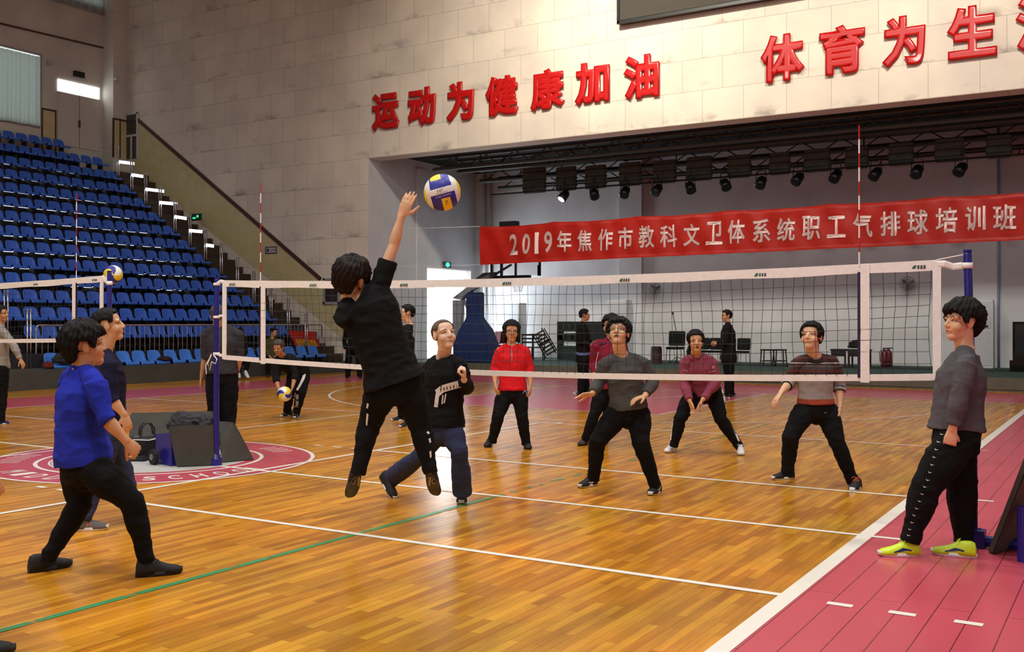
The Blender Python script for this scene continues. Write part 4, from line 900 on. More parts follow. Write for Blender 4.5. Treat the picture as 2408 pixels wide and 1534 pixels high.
# padded grey mats leaning round the posts
M_mat = mat('olive_grey_mat_canvas', (64, 62, 54), .85, .12, 8, .2, 60)
def matslab(pts, nrm, t, label):
    bm = bmesh.new(); prism(bm, pts, nrm, t); bmesh.ops.bevel(bm, geom=bm.edges[:], offset=.012, segments=2, affect='EDGES')
    return tag(obj('padded_mat', bm, M_mat), label, 'mat', 'grey padded mats at the net posts')
dm = depth(F(560, 1085))
matslab([F(520, 1090), F(596, 1083), at(549, 995, dm+.12), at(512, 992, dm+.12)], CF, .06, 'grey padded mat standing right of the left net post, its side slanting')
dn = depth(F(460, 1090))
matslab([F(414, 1100), F(508, 1096), at(503, 1000, dn-.2), at(395, 1004, depth(F(402, 1098))-.06)], CF, .05, 'grey padded mat sloping down under the dark jacket, left of the post')
db = depth(F(420, 1065))
matslab([F(300, 1073), F(500, 1070), at(500, 968, db+.16), at(306, 972, db+.06)], CF, .06, 'large grey padded mat standing behind the black bag and the blue box')
a0, a1, a2, a3 = F(2320, 1300), F(2336, 1306), at(2430, 1064, 6.6), at(2430, 1016, 6.6)
matslab([a0, a1, a2, a3], Vector((.35, 1, 0)), .6, 'grey padded mat leaning edge on at the right border, by the right net post')
def jacket_lump():
    c = at(446, 998, dn+.12); bm = bmesh.new(); bmesh.ops.create_icosphere(bm, subdivisions=5, radius=1)
    for v in bm.verts:
        n = noise.fractal(v.co*1.4+Vector((9, 0, 0)), 1, 2, 4)*.22+abs(noise.noise(v.co*3.1+Vector((2, 3, 0))))*.22
        q = Vector((v.co.x*.27, v.co.y*.2, v.co.z*.15))*(.9+n)
        if v.co.z < 0 and v.co.x > -.2: q.z *= 1.25
        v.co = c+CR*q.x-CF*q.y*.8+UP*q.z
    return tag(obj('dark_jacket', bm, mat('charcoal_down_fabric', (44, 44, 46), .8, .2, 9, .5, 24), None, True), 'charcoal padded jacket thrown over the mats and blue box at the left net post', 'jacket')
jacket_lump()
# black hand bag beside the blue box
bg_c = (F(328, 1083)+F(362, 1080))/2; bag = empty('hand_bag', bg_c, 'black handbag with looped handles and a white piped edge beside the blue box', 'bag')
bm = bmesh.new(); M_bag = mat('black_leather', (16, 16, 18), .45, .1, 20, .1)
ux = (F(362, 1080)-F(322, 1083)).normalized(); uy = Vector((-ux.y, ux.x, 0)); T = lambda x, y, z: bg_c+ux*x+uy*y+Vector((0, 0, z))
rings = [[bm.verts.new(T(sx*w, sy*d_, z)) for sx, sy in ((-1, -1), (1, -1), (1, 1), (-1, 1))] for w, d_, z in ((.17, .08, 0), (.185, .085, .1), (.17, .05, .25), (.165, .02, .28))]
for q, w in zip(rings, rings[1:]):
    for k in range(4): bm.faces.new([q[k], q[(k+1) % 4], w[(k+1) % 4], w[k]])
bm.faces.new(rings[0]); bm.faces.new(rings[-1]); bmesh.ops.bevel(bm, geom=bm.edges[:], offset=.012, segments=2, affect='EDGES'); obj('body', bm, M_bag, bag)
for s in (-1, 1):
    bm = bmesh.new(); tube(bm, [T(-.08, s*.03, .26), T(-.07, s*.04, .36), T(-.03, s*.04, .41), T(.03, s*.04, .41), T(.07, s*.04, .36), T(.08, s*.03, .26)], [.009]*6, 8); obj('handle', bm, M_bag, bag, True)
bm = bmesh.new(); tube(bm, [T(-.17, -.068, .24), T(0, -.075, .225), T(.17, -.068, .25)], [.006]*3, 6); obj('piping', bm, M_white, bag)
bm = bmesh.new(); c = F(315, 1084); box(bm, c+Vector((0, 0, .03)), (.3, .16, .06), rz=.5); bmesh.ops.bevel(bm, geom=bm.edges[:], offset=.015, segments=2, affect='EDGES'); tag(obj('dark_pouch', bm, M_cloth_dk), 'flat dark pouch lying on the floor left of the black handbag', 'pouch')
# ---- balls
M_bw = mat('white_ball_panel', (240, 238, 230), .45, .03); M_bb = mat('blue_ball_panel', (38, 40, 150), .45, .05); M_by = mat('yellow_ball_panel', (240, 214, 40), .45, .05)
def panel_front(u, v, c):
    if c < -.05: return 1 if (math.atan2(u, -c)*2.2+v*2) % 2 < .8 else (2 if v > .1 else 0)
    if -.06 < v < .27 and abs(u) < .84: return 0
    if v >= .27 and abs(u) < .62-.1*v: return 2 if (v > .72 and -.45 < u < .12) else 1
    if v <= -.06 and abs(u) < .66: return 2 if (v < -.32 and -.14 < u < .34) else 1
    return 0 if abs(u) < .86 else 2
def panel_swirl(u, v, c):
    a = math.atan2(v, u); s = (a*3/math.pi+1.2*c) % 3
    return 0 if s < 1.1 else (1 if s < 2 else 2)
def volleyball(c, r, fn, th, label, letter=False):
    bm = bmesh.new(); bmesh.ops.create_uvsphere(bm, u_segments=200 if letter else 96, v_segments=120 if letter else 56, radius=r); ct, st = math.cos(th), math.sin(th)
    v_ = (CPOS-Vector(c)).normalized(); rr = UP.cross(v_).normalized(); uu = v_.cross(rr)
    for f in bm.faces:
        n = f.calc_center_median().normalized(); a, b_, d = n.dot(rr), n.dot(uu), n.dot(v_); f.material_index = fn(a*ct+b_*st, -a*st+b_*ct, d)
    bmesh.ops.translate(bm, verts=bm.verts, vec=Vector(c)); o = tag(obj('volleyball', bm, [M_bw, M_bb, M_by], None, True), label, 'ball', 'blue, yellow and white volleyballs')
    if letter:
        E1, E2 = rr*ct+uu*st, uu*ct-rr*st
        def S(u, v): w = math.sqrt(max(0, 1-u*u-v*v)); return Vector(c)+(E1*u+E2*v+v_*w)*r*1.006
        def put(txt, u0, v0, w, h, m, nm):
            me = fit_glyph(txt, Vector((0, 0, 0)), Vector((1, 0, 0)), Vector((0, 1, 0)), w, h, 0, .01)
            for q in me.vertices: q.co = S(u0+q.co.x, v0+q.co.y)
            obj(nm, me, m, o)
        put('Z', -.28, .08, .12, .1, MATS['green_print'], 'printed_logo'); put('ET', -.12, .07, .2, .12, MATS['grey_print'], 'printed_logo')
        put('0156A SANTO', -.42, -.22, .86, .09, M_bw, 'lettering'); put('VOLLEYBALL', -.4, -.02, .7, .035, MATS['grey_print'], 'lettering')
        put('EM', .02, -.68, .14, .22, MATS['grey_print'], 'printed_logo')
    return o
volleyball(at(1040, 453, 7.05), .125, panel_front, .27, 'blue, white and yellow volleyball flying above the jumping player in black', True)
volleyball(at(266, 646, 14.0), .125, panel_swirl, .9, 'yellow and blue volleyball in the air at the top of the left court net post')
volleyball(at(669, 927, 16.25), .118, panel_swirl, 2.0, 'blue, white and yellow volleyball in the hands of the bending man')
# ================================================================ PEOPLE
def remesh(bm, voxel, smooth=2, folds=0., fscale=6., seed=0):
    """union of the overlapping closed pieces as one continuous surface"""
    me = bpy.data.meshes.new('surface'); bmesh.ops.recalc_face_normals(bm, faces=bm.faces[:]); bm.to_mesh(me); bm.free()
    o = bpy.data.objects.new('surface', me); COL.objects.link(o)
    r = o.modifiers.new('r', 'REMESH'); r.mode = 'VOXEL'; r.voxel_size = voxel
    if smooth: s = o.modifiers.new('s', 'SMOOTH'); s.factor = .5; s.iterations = smooth
    dg = bpy.context.evaluated_depsgraph_get(); out = bpy.data.meshes.new_from_object(o.evaluated_get(dg))
    bpy.data.objects.remove(o); bpy.data.meshes.remove(me)
    if folds:
        ns = [v.normal.copy() for v in out.vertices]
        for v, n in zip(out.vertices, ns):
            p = v.co*fscale+Vector((seed*3.1, seed*1.7, 0)); q1 = noise.noise(Vector((p.x*.7+p.z*.8, p.y*.7, p.z*1.25-p.x*.5))); q2 = noise.noise(Vector((p.x*1.5-p.z*1.3, p.y*1.4, p.z*2.0+p.x)))
            w = (.45-1.6*abs(q1))+.5*(.3-abs(q2)*1.4)
            v.co += n*folds*w
    out.materials.clear(); return out
def hand(bm, wr, tip, nrm, curl, side, s=1., spread=.25, fr=.0082):
    d = (tip-wr).normalized(); n = (nrm-d*nrm.dot(d)); n = n.normalized() if n.length > 1e-4 else d.orthogonal().normalized()
    lat = d.cross(n)*side        # towards the thumb side
    k = wr+d*.085*s
    tube(bm, [wr-d*.01, wr+d*.02*s, wr+d*.055*s, k], [(.026*s, .018*s), (.03*s, .016*s), (.039*s, .015*s), (.037*s, .011*s)], 12, ref=lat)
    for j, (o, L) in enumerate(((.029, .070), (.0095, .080), (-.0105, .074), (-.029, .058))):
        p = k+lat*o*s-d*.006*s; dd = (d+lat*o*spread*14*.35).normalized(); pts = [p]; a = 0
        for seg, f in ((.45, .7), (.32, 1.1), (.26, .8)):
            a += curl*f+.04*j; v = dd*math.cos(a)+n*math.sin(a); p = p+v*L*seg*s; pts.append(p)
        tube(bm, pts, [fr*1.12*s, fr*1.05*s, fr*.95*s, fr*.8*s], 8)
    p = wr+d*.022*s+lat*.026*s; tk = max(0, min(1, curl)); v1 = (d*(.62+.3*tk)+lat*(.72-.42*tk)+n*(.25+.35*tk)).normalized(); v2 = (d*.85+lat*.35+n*(.2+curl*.5)).normalized()
    tube(bm, [p-lat*.01, p+v1*.035*s, p+v1*.035*s+v2*.03*s, p+v1*.035*s+v2*.052*s], [.0125*s, .0115*s, .0098*s, .008*s], 8)
def torso(bm, J, t0, t1, e, wid=1., dep=1., cap='flat', belly=0., lower=None):
    PC, SM = (J['pl']+J['pr'])/2, (J['sl']+J['sr'])/2; a0, a1 = (J['pr']-J['pl']).normalized(), (J['sr']-J['sl']).normalized()
    if a0.dot(a1) < 0: print('TWIST', J.get('n'))
    tab = [(-.24, .09, .09), (-.12, .150, .126), (0, .164, .134), (.15, .156, .124), (.35, .138, .106), (.55, .142, .110), (.72, .156, .116), (.86, .160, .110), (.96, .140, .090), (1.04, .098, .070), (1.10, .066, .060)]
    ts = [t0]+[t[0] for t in tab if t0+.03 < t[0] < t1-.03]+[t1]; pts, rad, refs = [], [], []
    fw = UP.cross(a0.lerp(a1, .5)); bend = J.get('bend', 0.)
    for t in ts:
        for q, w in zip(tab, tab[1:]):
            if q[0] <= t <= w[0]: k = (t-q[0])/(w[0]-q[0]); a, b_ = q[1]+(w[1]-q[1])*k, q[2]+(w[2]-q[2])*k; break
        else: a, b_ = tab[-1][1:] if t > 1 else tab[0][1:]
        if t > .98: p = SM.lerp(J['nb'], min(1.15, (t-.98)/.12)) if t > 1.0 else SM
        else: p = PC.lerp(SM, t)
        p = p+fw*(bend*math.sin(math.pi*max(0, min(1, t))))
        ez = e*(1 if t < .9 else max(.6, 1-(t-.9)*4))
        if lower is not None and t <= t0+.05: a *= lower; b_ *= lower
        pts.append(p); refs.append(a0.lerp(a1, max(0, min(1, t))).normalized()); rad.append((a*wid+ez, b_*dep+ez+belly*math.exp(-((t-.25)/.25)**2)))
    tube(bm, pts, rad, 20, cap=cap, ref=refs)
    if t1 > .95:
        for k in ('sl', 'sr'):
            a, c = J['nb']-UP*.012, J[k]+UP*.0; tube(bm, [a, a.lerp(c, .35)-UP*.004, a.lerp(c, .7), c], [.050+e*.3, .050+e*.4, .050+e*.4, .048+e*.4], 12)
def limb(bm, a, m, b_, r, e=0., cap='round', n=12, cut=1.0, start=0.):
    """two-bone limb a-m-b with radii r at fractions 0,.25,.5(joint) .. 1"""
    fr = [0, .2, .42, .5, .6, .7, .88, 1.0]
    def P(f): return a.lerp(m, f*2) if f <= .5 else m.lerp(b_, (f-.5)*2)
    fs = [start]+[f for f in fr if start+.02 < f < cut-.02]+[cut]; pts, rad = [], []
    for f in fs:
        for i in range(7):
            if fr[i] <= f <= fr[i+1]: k = (f-fr[i])/(fr[i+1]-fr[i]); rr = r[i]+(r[i+1]-r[i])*k; break
        ee = e[0]+(e[1]-e[0])*f if isinstance(e, tuple) else e
        pts.append(P(f)); rad.append(rr+ee)
    tube(bm, pts, rad, n, cap=cap)
ARM = [.052, .048, .041, .039, .043, .041, .030, .026]; LEG = [.088, .080, .062, .056, .055, .054, .041, .037]
def head_bm(bm, T, s, neck0, ears=True):
    E_ = lambda c, r, q=12: ball(bm, T(c), tuple(x*s for x in r), T.R, 16, q)
    E_((0, -.010, .032), (.076, .094, .078)); E_((0, .026, -.032), (.060, .066, .082)); E_((0, .056, -.094), (.032, .033, .028)); E_((0, .02, -.075), (.052, .05, .045))
    for x in (-1, 1):
        E_((x*.036, .052, -.036), (.030, .032, .034)); E_((x*.033, .067, .017), (.03, .022, .013)); E_((x*.012, .093, -.034), (.009, .011, .009))
        if ears: E_((x*.077, -.006, -.012), (.010, .021, .031))
    tube(bm, [T((0, .078, .014)), T((0, .094, -.010)), T((0, .104, -.030))], [.009*s, .011*s, .012*s], 10)
    E_((0, .084, -.060), (.024, .012, .008)); E_((0, .082, -.070), (.021, .013, .009))
    tube(bm, [T((0, -.012, -.05)), T((0, -.016, -.10)), neck0.lerp(T((0, -.016, -.10)), .3), neck0], [(.056*s, .060*s), (.053*s, .056*s), (.054*s, .054*s), (.066*s, .058*s)], 14, ref=T.R @ Vector((1, 0, 0)))
class Frame:
    def __init__(self, c, f, tilt=0., s=1.):
        f = f.normalized(); x = f.cross(UP).normalized(); z = x.cross(f); q = Matrix.Rotation(tilt, 3, f)
        self.R = q @ Matrix((x, f, z)).transposed(); self.c = c; self.s = s
    def __call__(self, v): return self.c+self.R @ (Vector(v)*self.s)
def hair_bm(style, T, s, seed=0):
    bm = bmesh.new(); NU, NV = 128, 56; g = []
    A = {'short': dict(front=.46, side=-.0, burn=-.30, back=-.86, t=.017, top=.022), 'woman_short': dict(front=.16, side=-.06, burn=-.46, back=-1.02, t=.030, top=.040), 'buzz': dict(front=.60, side=.12, burn=-.05, back=-.6, t=.008, top=.007),
         'bob': dict(front=.36, side=-1.08, burn=-1.0, back=-1.1, t=.024, top=.02), 'pony': dict(front=.52, side=.06, burn=-.22, back=-.74, t=.013, top=.016), 'parted': dict(front=.40, side=-.02, burn=-.55, back=-.80, t=.017, top=.022), 'fringe': dict(front=.22, side=-.05, burn=-.45, back=-.95, t=.026, top=.034)}[style]
    c0 = Vector((0, -.012, .030))
    for j in range(NV+1):
        el = -math.pi/2+math.pi*j/NV; row = []
        for i in range(NU):
            az = -math.pi+2*math.pi*i/NU; aa = abs(az); d = Vector((math.sin(az)*math.cos(el), math.cos(az)*math.cos(el), math.sin(el)))
            rs = 1/math.sqrt((d.x/.077)**2+(d.y/.096)**2+(d.z/(.080 if d.z > 0 else .125))**2)
            k = aa/math.pi       # 0 front .. 1 back
            if k < .30: lim = A['front']+(A['burn']*.0-.0)+(.06*math.sin(az*9+seed) if style in ('fringe', 'woman_short', 'bob') else 0)+(0 if k < .2 else (A['burn']*.6-A['front'])*((k-.2)/.1)**2)
            elif k < .42: lim = A['burn']
            elif k < .60: lim = A['side']
            else: lim = A['side']+(A['back']-A['side'])*min(1, (k-.60)/.16)
            if style == 'bob' and k < .34: lim = A['front'] if k < .24 else A['front']+(A['burn']-A['front'])*(k-.24)/.08
            w = max(0, min(1, (el-lim+.05*math.sin(az*31+seed))/.16+.5)); w = w*w*(3-2*w)
            t = A['t']+(A['top']-A['t'])*max(0, d.z); t += .35*A['t']*noise.noise(Vector((az*4+seed, el*3, seed)))+(.16*math.sin(az*23+el*9+seed)+.14*math.sin(az*57-el*14+seed*2))*A['t']*(1-.7*abs(d.z))
            r = rs+t
            if style == 'bob' and el < -.05 and k > .24: r = (.094+.25*t)/max(.5, math.cos(el)); r = min(r, .185)
            r = rs*.80*(1-w)+r*w; row.append(bm.verts.new(T(c0+d*r)))
        g.append(row)
    for a, b_ in zip(g, g[1:]):
        for i in range(NU): bm.faces.new([a[i], a[(i+1) % NU], b_[(i+1) % NU], b_[i]])
    bm.faces.new(g[0]); bm.faces.new(g[-1][::-1]); bmesh.ops.remove_doubles(bm, verts=bm.verts, dist=1e-5); return bm
SKIN = {k: mat('skin_'+k, v, .5, .07, 16, .05, 220, spec=.35) for k, v in dict(tan=(208, 156, 116), warm=(220, 174, 136), pale=(228, 190, 162), ruddy=(190, 134, 98)).items()}
M_hair = mat('black_hair', (14, 11, 10), .62, .3, 60, .6, 160, stretch=(1, 1, .2), spec=.22); M_hair2 = mat('dark_brown_hair', (28, 18, 14), .62, .3, 60, .6, 160, stretch=(1, 1, .2), spec=.22); M_buzz = mat('cropped_hair', (92, 76, 66), .8, .2, 120); M_greyhair = mat('greying_hair', (60, 54, 50), .6, .3, 40, .4, 90)
M_eye = mat('eye_white', (226, 218, 210), .2, .02); M_iris = mat('dark_iris', (24, 16, 14), .15, .02); M_lip = mat('lips', (164, 82, 74), .4, .05); M_lipd = mat('dark_lips', (112, 40, 52), .4, .05); M_brow = mat('eyebrow', (62, 44, 36), .8); M_glasses = mat('spectacle_frame', (58, 44, 40), .3)
def fab(name, rgb, folds=1, rough=.9): return mat(name, rgb, rough, .12, 7, .35, 130, spec=.2)
def shoe(heel, toe, par, up, sole, lace=None, L=.265, w=1., sidem=None, pitch=0., detail=True, near=True):
    """heel and toe: sole points in the world; the shoe keeps its real length around their middle"""
    d = toe-heel; d = d.normalized(); c = (heel+toe)/2; x = d.cross(UP).normalized(); z = x.cross(d).normalized(); o = c-d*L/2
    P = lambda a, y, h: o+d*(a*L)+x*(y*w)+z*h
    bm = bmesh.new(); rings = []; NA = 14
    for a, hw, top in ((.0, .020, .072), (.03, .031, .102), (.12, .037, .112), (.26, .039, .110), (.36, .040, .104), (.50, .043, .086), (.66, .047, .068), (.80, .047, .058), (.92, .038, .050), (.985, .022, .039), (1.0, .008, .028)):
        r = [P(a, hw*math.cos(q), .016+(top-.016)*max(0, math.sin(q))**.8) for q in [math.pi*k/(NA-1) for k in range(NA)]]; rings.append([bm.verts.new(v) for v in r])
    for q, s in zip(rings, rings[1:]):
        for k in range(NA): bm.faces.new([q[k], q[(k+1) % NA], s[(k+1) % NA], s[k]])
    bm.faces.new(rings[0]); bm.faces.new(rings[-1][::-1]); ob = obj('shoe', bm, up, par, True)
    bm = bmesh.new(); lo, hi, mi_ = [], [], []; n = 22
    for k in range(n):
        q = 2*math.pi*k/n; a = .5+.52*math.cos(q); hw = (.047 if a > .55 else .038+.009*max(0, (a-.2)/.35))*abs(math.sin(q))**.7*(1 if math.sin(q) > 0 else -1)
        rise = .012*max(0, (a-.8)/.2)**2; lo.append(bm.verts.new(P(a, hw*.95, rise))); mi_.append(bm.verts.new(P(a, hw, .012+rise))); hi.append(bm.verts.new(P(a, hw*.95, .028+rise)))
    for q, s in ((lo, mi_), (mi_, hi)):
        for k in range(n): bm.faces.new([q[k], q[(k+1) % n], s[(k+1) % n], s[k]])
    bm.faces.new(lo[::-1]); bm.faces.new(hi); obj('sole', bm, sole, ob, True)
    if lace:
        bm = bmesh.new()
        for k in range(5): a = .40+.065*k; h = .101-.0085*k-.003*k*(k > 1); tube(bm, [P(a, -.024, h-.016), P(a+.015, 0, h+.001), P(a+.03, .024, h-.018)], [.0036]*3, 5)
        tube(bm, [P(.38, 0, .105), P(.36, .03, .116), P(.43, .035, .102)], [.003]*3, 5); tube(bm, [P(.38, 0, .105), P(.36, -.03, .116), P(.43, -.035, .102)], [.003]*3, 5); obj('laces', bm, lace, ob)
    if sidem:
        m, kind = sidem
        for s in (-1, 1):
            bm = bmesh.new(); off = .0025
            def Q(a, h):
                for (a0, h0, t0), (a1, h1, t1) in zip(((.0, .020, .072), (.12, .037, .112), (.36, .040, .104), (.50, .043, .086), (.66, .047, .068), (.8, .047, .058)), ((.12, .037, .112), (.36, .040, .104), (.50, .043, .086), (.66, .047, .068), (.8, .047, .058), (.92, .038, .050))):
                    if a0 <= a <= a1: k = (a-a0)/(a1-a0); hw, tp = h0+(h1-h0)*k, t0+(t1-t0)*k; break
                sn = max(0, min(1, (h-.016)/(tp-.016)))**(1/.8); return P(a, s*(hw*math.sqrt(max(.05, 1-sn*sn))+off), h+.001)
            if kind == 'swoosh': st = [(.22, .066, .071), (.3, .05, .060), (.38, .036, .052), (.46, .034, .046), (.55, .038, .046), (.66, .046, .050)]
            elif kind == 'n': st = [(.42, .034, .07), (.45, .034, .07), (.5, .04, .052), (.54, .036, .068), (.57, .036, .066)]
            else: st = [(.25, .04, .05), (.36, .045, .058), (.46, .04, .062), (.58, .034, .046), (.68, .03, .038)]
            pr = None
            for a, h0, h1 in st:
                e2 = (bm.verts.new(Q(a, h0)), bm.verts.new(Q(a, h1)))
                if pr: bm.faces.new([pr[0], pr[1], e2[1], e2[0]])
                pr = e2
            obj('side_mark', bm, m, ob)
    return ob
def bvh_of(o): return BVHTree.FromPolygons([o.matrix_world @ v.co if False else Vector(v.co)+world_of(o) for v in o.data.vertices], [list(p.vertices) for p in o.data.polygons])
def decal(par, name, polys, m, off=.004, tree=None):
    """trim that lies on a garment: outlines dropped onto its surface"""
    tr = tree or bvh_of(par); bm = bmesh.new(); ctr = world_of(par)
    for pl in polys:
        vs = []
        for x, y in pl:
            h = tr.ray_cast(CPOS, ray(x, y).normalized())
            if h[0] is None:
                q = tr.find_nearest(at(x, y, depth(ctr)))
                if q[0] is None or q[3] > .06: vs = None; break
                vs.append(bm.verts.new(q[0]+q[1]*off)); continue
            n = h[1] if h[1].dot(CPOS-h[0]) > 0 else -h[1]; vs.append(bm.verts.new(h[0]+(CPOS-h[0]).normalized()*off))
        if vs and len(vs) > 2: bm.faces.new(vs)
    if len(bm.faces): return obj(name, bm, m, par)
    bm.free(); return None
def strip_polys(path, w, n=10):
    """a ribbon of width w (px) along a pixel path"""
    pts = []
    for (x0, y0), (x1, y1) in zip(path, path[1:]):
        for k in range(n): pts.append((x0+(x1-x0)*k/n, y0+(y1-y0)*k/n))
    pts.append(path[-1]); out = []
    ws = w if callable(w) else (lambda f: w)
    for i in range(len(pts)-1):
        (x0, y0), (x1, y1) = pts[i], pts[i+1]; l = math.hypot(x1-x0, y1-y0) or 1; nx, ny = -(y1-y0)/l, (x1-x0)/l; a, b_ = ws(i/len(pts))/2, ws((i+1)/len(pts))/2
        out.append([(x0+nx*a, y0+ny*a), (x1+nx*b_, y1+ny*b_), (x1-nx*b_, y1-ny*b_), (x0-nx*a, y0-ny*a)])
    return out
PEOPLE = {}
def person(key, label, D, J, hf, tilt=0., hs=1., skin='warm', hair=('short', None), top=None, bottom=None, shoes=None, wid=.98, vox=.006, glasses=False, curl=(.35, .35), hn=(None, None), lips=None, armw=1., mouth=0., group=None, ears=True):
    j3 = {}
    for k, v in J.items():
        if k in ('fl', 'fr'):
            j3[k] = [F(p[0], p[1]) if len(p) == 2 else (at(p[0], p[1], D+p[2]) if len(p) == 3 else at(p[0], p[1], p[3])) for p in v]
        elif k in ('bend', 'n'): j3[k] = v
        else: j3[k] = at(v[0], v[1], D+(v[2] if len(v) > 2 else 0))
    J = j3; J['n'] = key
    if VERBOSE:
        L = lambda a, b_: round((J[a]-J[b_]).length, 2)
        print(key, 'D%.1f' % D, 'sh', L('sl', 'sr'), 'hip', L('pl', 'pr'), 'spine', round(((J['sl']+J['sr'])/2-(J['pl']+J['pr'])/2).length, 2), 'uaL', L('sl', 'el'), 'faL', L('el', 'wl'), 'uaR', L('sr', 'er'), 'faR', L('er', 'wr'), 'thL', L('pl', 'kl'), 'shL', L('kl', 'al'), 'thR', L('pr', 'kr'), 'shR', L('kr', 'ar'),
              'feetZ', [round(J[k][i].z, 2) for k in ('fl', 'fr') for i in (0, 1)], 'ank', round(J['al'].z, 2), round(J['ar'].z, 2), 'hd', round(J['h'].z, 2), 'tw', round((J['pr']-J['pl']).normalized().dot((J['sr']-J['sl']).normalized()), 2))
    T = Frame(J['h'], cv(*hf), tilt, hs); S = SKIN[skin]
    # ---- the body: one continuous surface
    bm = bmesh.new(); torso(bm, J, -.06, 1.08, -.014, wid*.92, .92, cap='flat')
    for s, a, e_, w, h in ((-1, 'sl', 'el', 'wl', 'hl'), (1, 'sr', 'er', 'wr', 'hr')):
        limb(bm, J[a], J[e_], J[w], ARM, 0. if armw == 1 else (armw-1)*.04)
        nn = hn[0 if s < 0 else 1]; PCx = (J['pl']+J['pr'])/2
        n = cv(*nn) if nn else Vector((PCx.x-J[w].x, PCx.y-J[w].y, 0))
        hand(bm, J[w], J[h], n, curl[0 if s < 0 else 1], -s, hs, fr=max(.0082, vox*1.15))
    for a, k_, b_ in (('pl', 'kl', 'al'), ('pr', 'kr', 'ar')): limb(bm, J[a], J[k_], J[b_], LEG, -.008)
    head_bm(bm, T, hs, J['nb'], ears)
    base = min((J['fl'][0], J['fl'][1], J['fr'][0], J['fr'][1]), key=lambda p: p.z)
    me = remesh(bm, vox, 3 if vox < .008 else 1); body = obj('person', me, S, None, True, origin=Vector(((J['pl'].x+J['pr'].x)/2, (J['pl'].y+J['pr'].y)/2, base.z)))
    tag(body, label, 'person', group); R = {'body': body, 'J': J, 'T': T}
    # ---- face
    tr = bvh_of(body)
    def front(x, z):
        h = tr.ray_cast(T((x, .3, z)), (T.R @ Vector((0, -1, 0)))); return h[0]
    for x in (-.031, .031):
        p = front(x, -.003)
        if p is None: continue
        bm = bmesh.new(); ball(bm, p-T.R @ Vector((0, .002, 0)), (.0125*hs, .006*hs, .0062*hs), T.R, 12, 8); ey = obj('eye', bm, M_eye, body, True)
        bm = bmesh.new(); ball(bm, p+T.R @ Vector((0, .0018, .0015)), (.0058*hs, .0035*hs, .0058*hs), T.R, 10, 8); obj('iris', bm, M_iris, ey, True)
        bm = bmesh.new(); q = [front(x+dx, -.003+dz) for dx, dz in ((-.015, -.001), (-.008, .005), (0, .0068), (.008, .005), (.015, -.001))]
        if all(q): tube(bm, [v+T.R @ Vector((0, .0015, 0)) for v in q], [.0016*hs]*5, 5); obj('eyelid', bm, M_brow, ey)
        bm = bmesh.new(); q = [front(x*1.03+dx, .021+dz) for dx, dz in ((-.018, -.002), (-.008, .0025), (.004, .003), (.018, -.002))]
        if all(q): tube(bm, [v for v in q], [.0028*hs, .0036*hs, .0034*hs, .0024*hs], 6); obj('eyebrow', bm, M_brow, body)
    q = [front(x, -.064) for x in (-.022, -.011, 0, .011, .022)]
    if all(q):
        bm = bmesh.new(); tube(bm, [v-T.R @ Vector((0, .001, 0)) for v in q], [(.002, .0025), (.003, .0055+mouth), (.0034, .0062+mouth), (.003, .0055+mouth), (.002, .0025)], 8, ref=T.R @ Vector((0, 1, 0))); obj('mouth', bm, lips or M_lip, body, True)
        if mouth:
            bm = bmesh.new(); ball(bm, q[2]+T.R @ Vector((0, .001, 0)), (.013*hs, .004*hs, (.003+mouth*.8)*hs), T.R, 10, 8); obj('open_mouth', bm, M_iris, body, True)
    if glasses:
        bm = bmesh.new()
        for x in (-.033, .033):
            pp = [T((x+.025*math.cos(k*math.pi/8), .100-.10*abs(x+.025*math.cos(k*math.pi/8))**1.0*.6, -.006+.018*math.sin(k*math.pi/8))) for k in range(17)]; tube(bm, pp, [.0016*hs]*17, 5)
            sx = 1 if x > 0 else -1; tube(bm, [T((sx*.058, .094, 0)), T((sx*.078, .06, .002)), T((sx*.080, .0, .0))], [.0016*hs]*3, 5)
        tube(bm, [T((-.008, .102, -.002)), T((0, .106, .0)), T((.008, .102, -.002))], [.0016*hs]*3, 5); obj('spectacles', bm, M_glasses, body)
    st, hm = hair[0], hair[1] or M_hair
    if st:
        o = obj('hair', hair_bm(st, T, hs, len(key)), hm, body, True)
        if len(hair) > 2:
            bm = bmesh.new(); pts = [T(p) for p in hair[2]]; tube(bm, pts, [r*hs for r in ([.018]+[.024]*(len(pts)-2)+[.008])], 10); obj('ponytail', bm, hm, o, True)
    # ---- clothes
    if top:
        m, kw = top; e = kw.get('ease', .018); bm = bmesh.new(); torso(bm, J, kw.get('hem', -.10), kw.get('neck', 1.055), e, wid, kw.get('dep', 1.), belly=kw.get('belly', 0.), lower=kw.get('lower'))
        cuts = kw.get('cut', 1.); cuts = cuts if isinstance(cuts, tuple) else (cuts, cuts)
        for (a, e_, w), c in zip((('sl', 'el', 'wl'), ('sr', 'er', 'wr')), cuts): limb(bm, J[a], J[e_], J[w], ARM, (e*.55+.002, e*kw.get('cuff', .55)), 'flat', 14, c)
        for a in ('sl', 'sr'): ball(bm, J[a].lerp((J['sl']+J['sr'])/2, .12), .054+e*.4)
        if kw.get('hood'):
            x = (J['sr']-J['sl']).normalized(); bk = UP.cross(x); nb = J['nb']
            tube(bm, [nb+x*.075+bk*.075-UP*.035, nb+x*.085+bk*.01+UP*.005, nb+x*.06-bk*.07+UP*.0, nb-bk*.095-UP*.02, nb-x*.06-bk*.07+UP*.0, nb-x*.085+bk*.01+UP*.005, nb-x*.075+bk*.075-UP*.035], [.018, .026, .034, .04, .034, .026, .018], 10)
        if kw.get('skirt'):
            pass
        me = remesh(bm, vox*1.15, 9 if vox < .009 else 4, kw.get('folds', .009), kw.get('fscale', 7), len(key)); o = obj(kw.get('name', 'sweater'), me, m, body, True); R['top'] = o
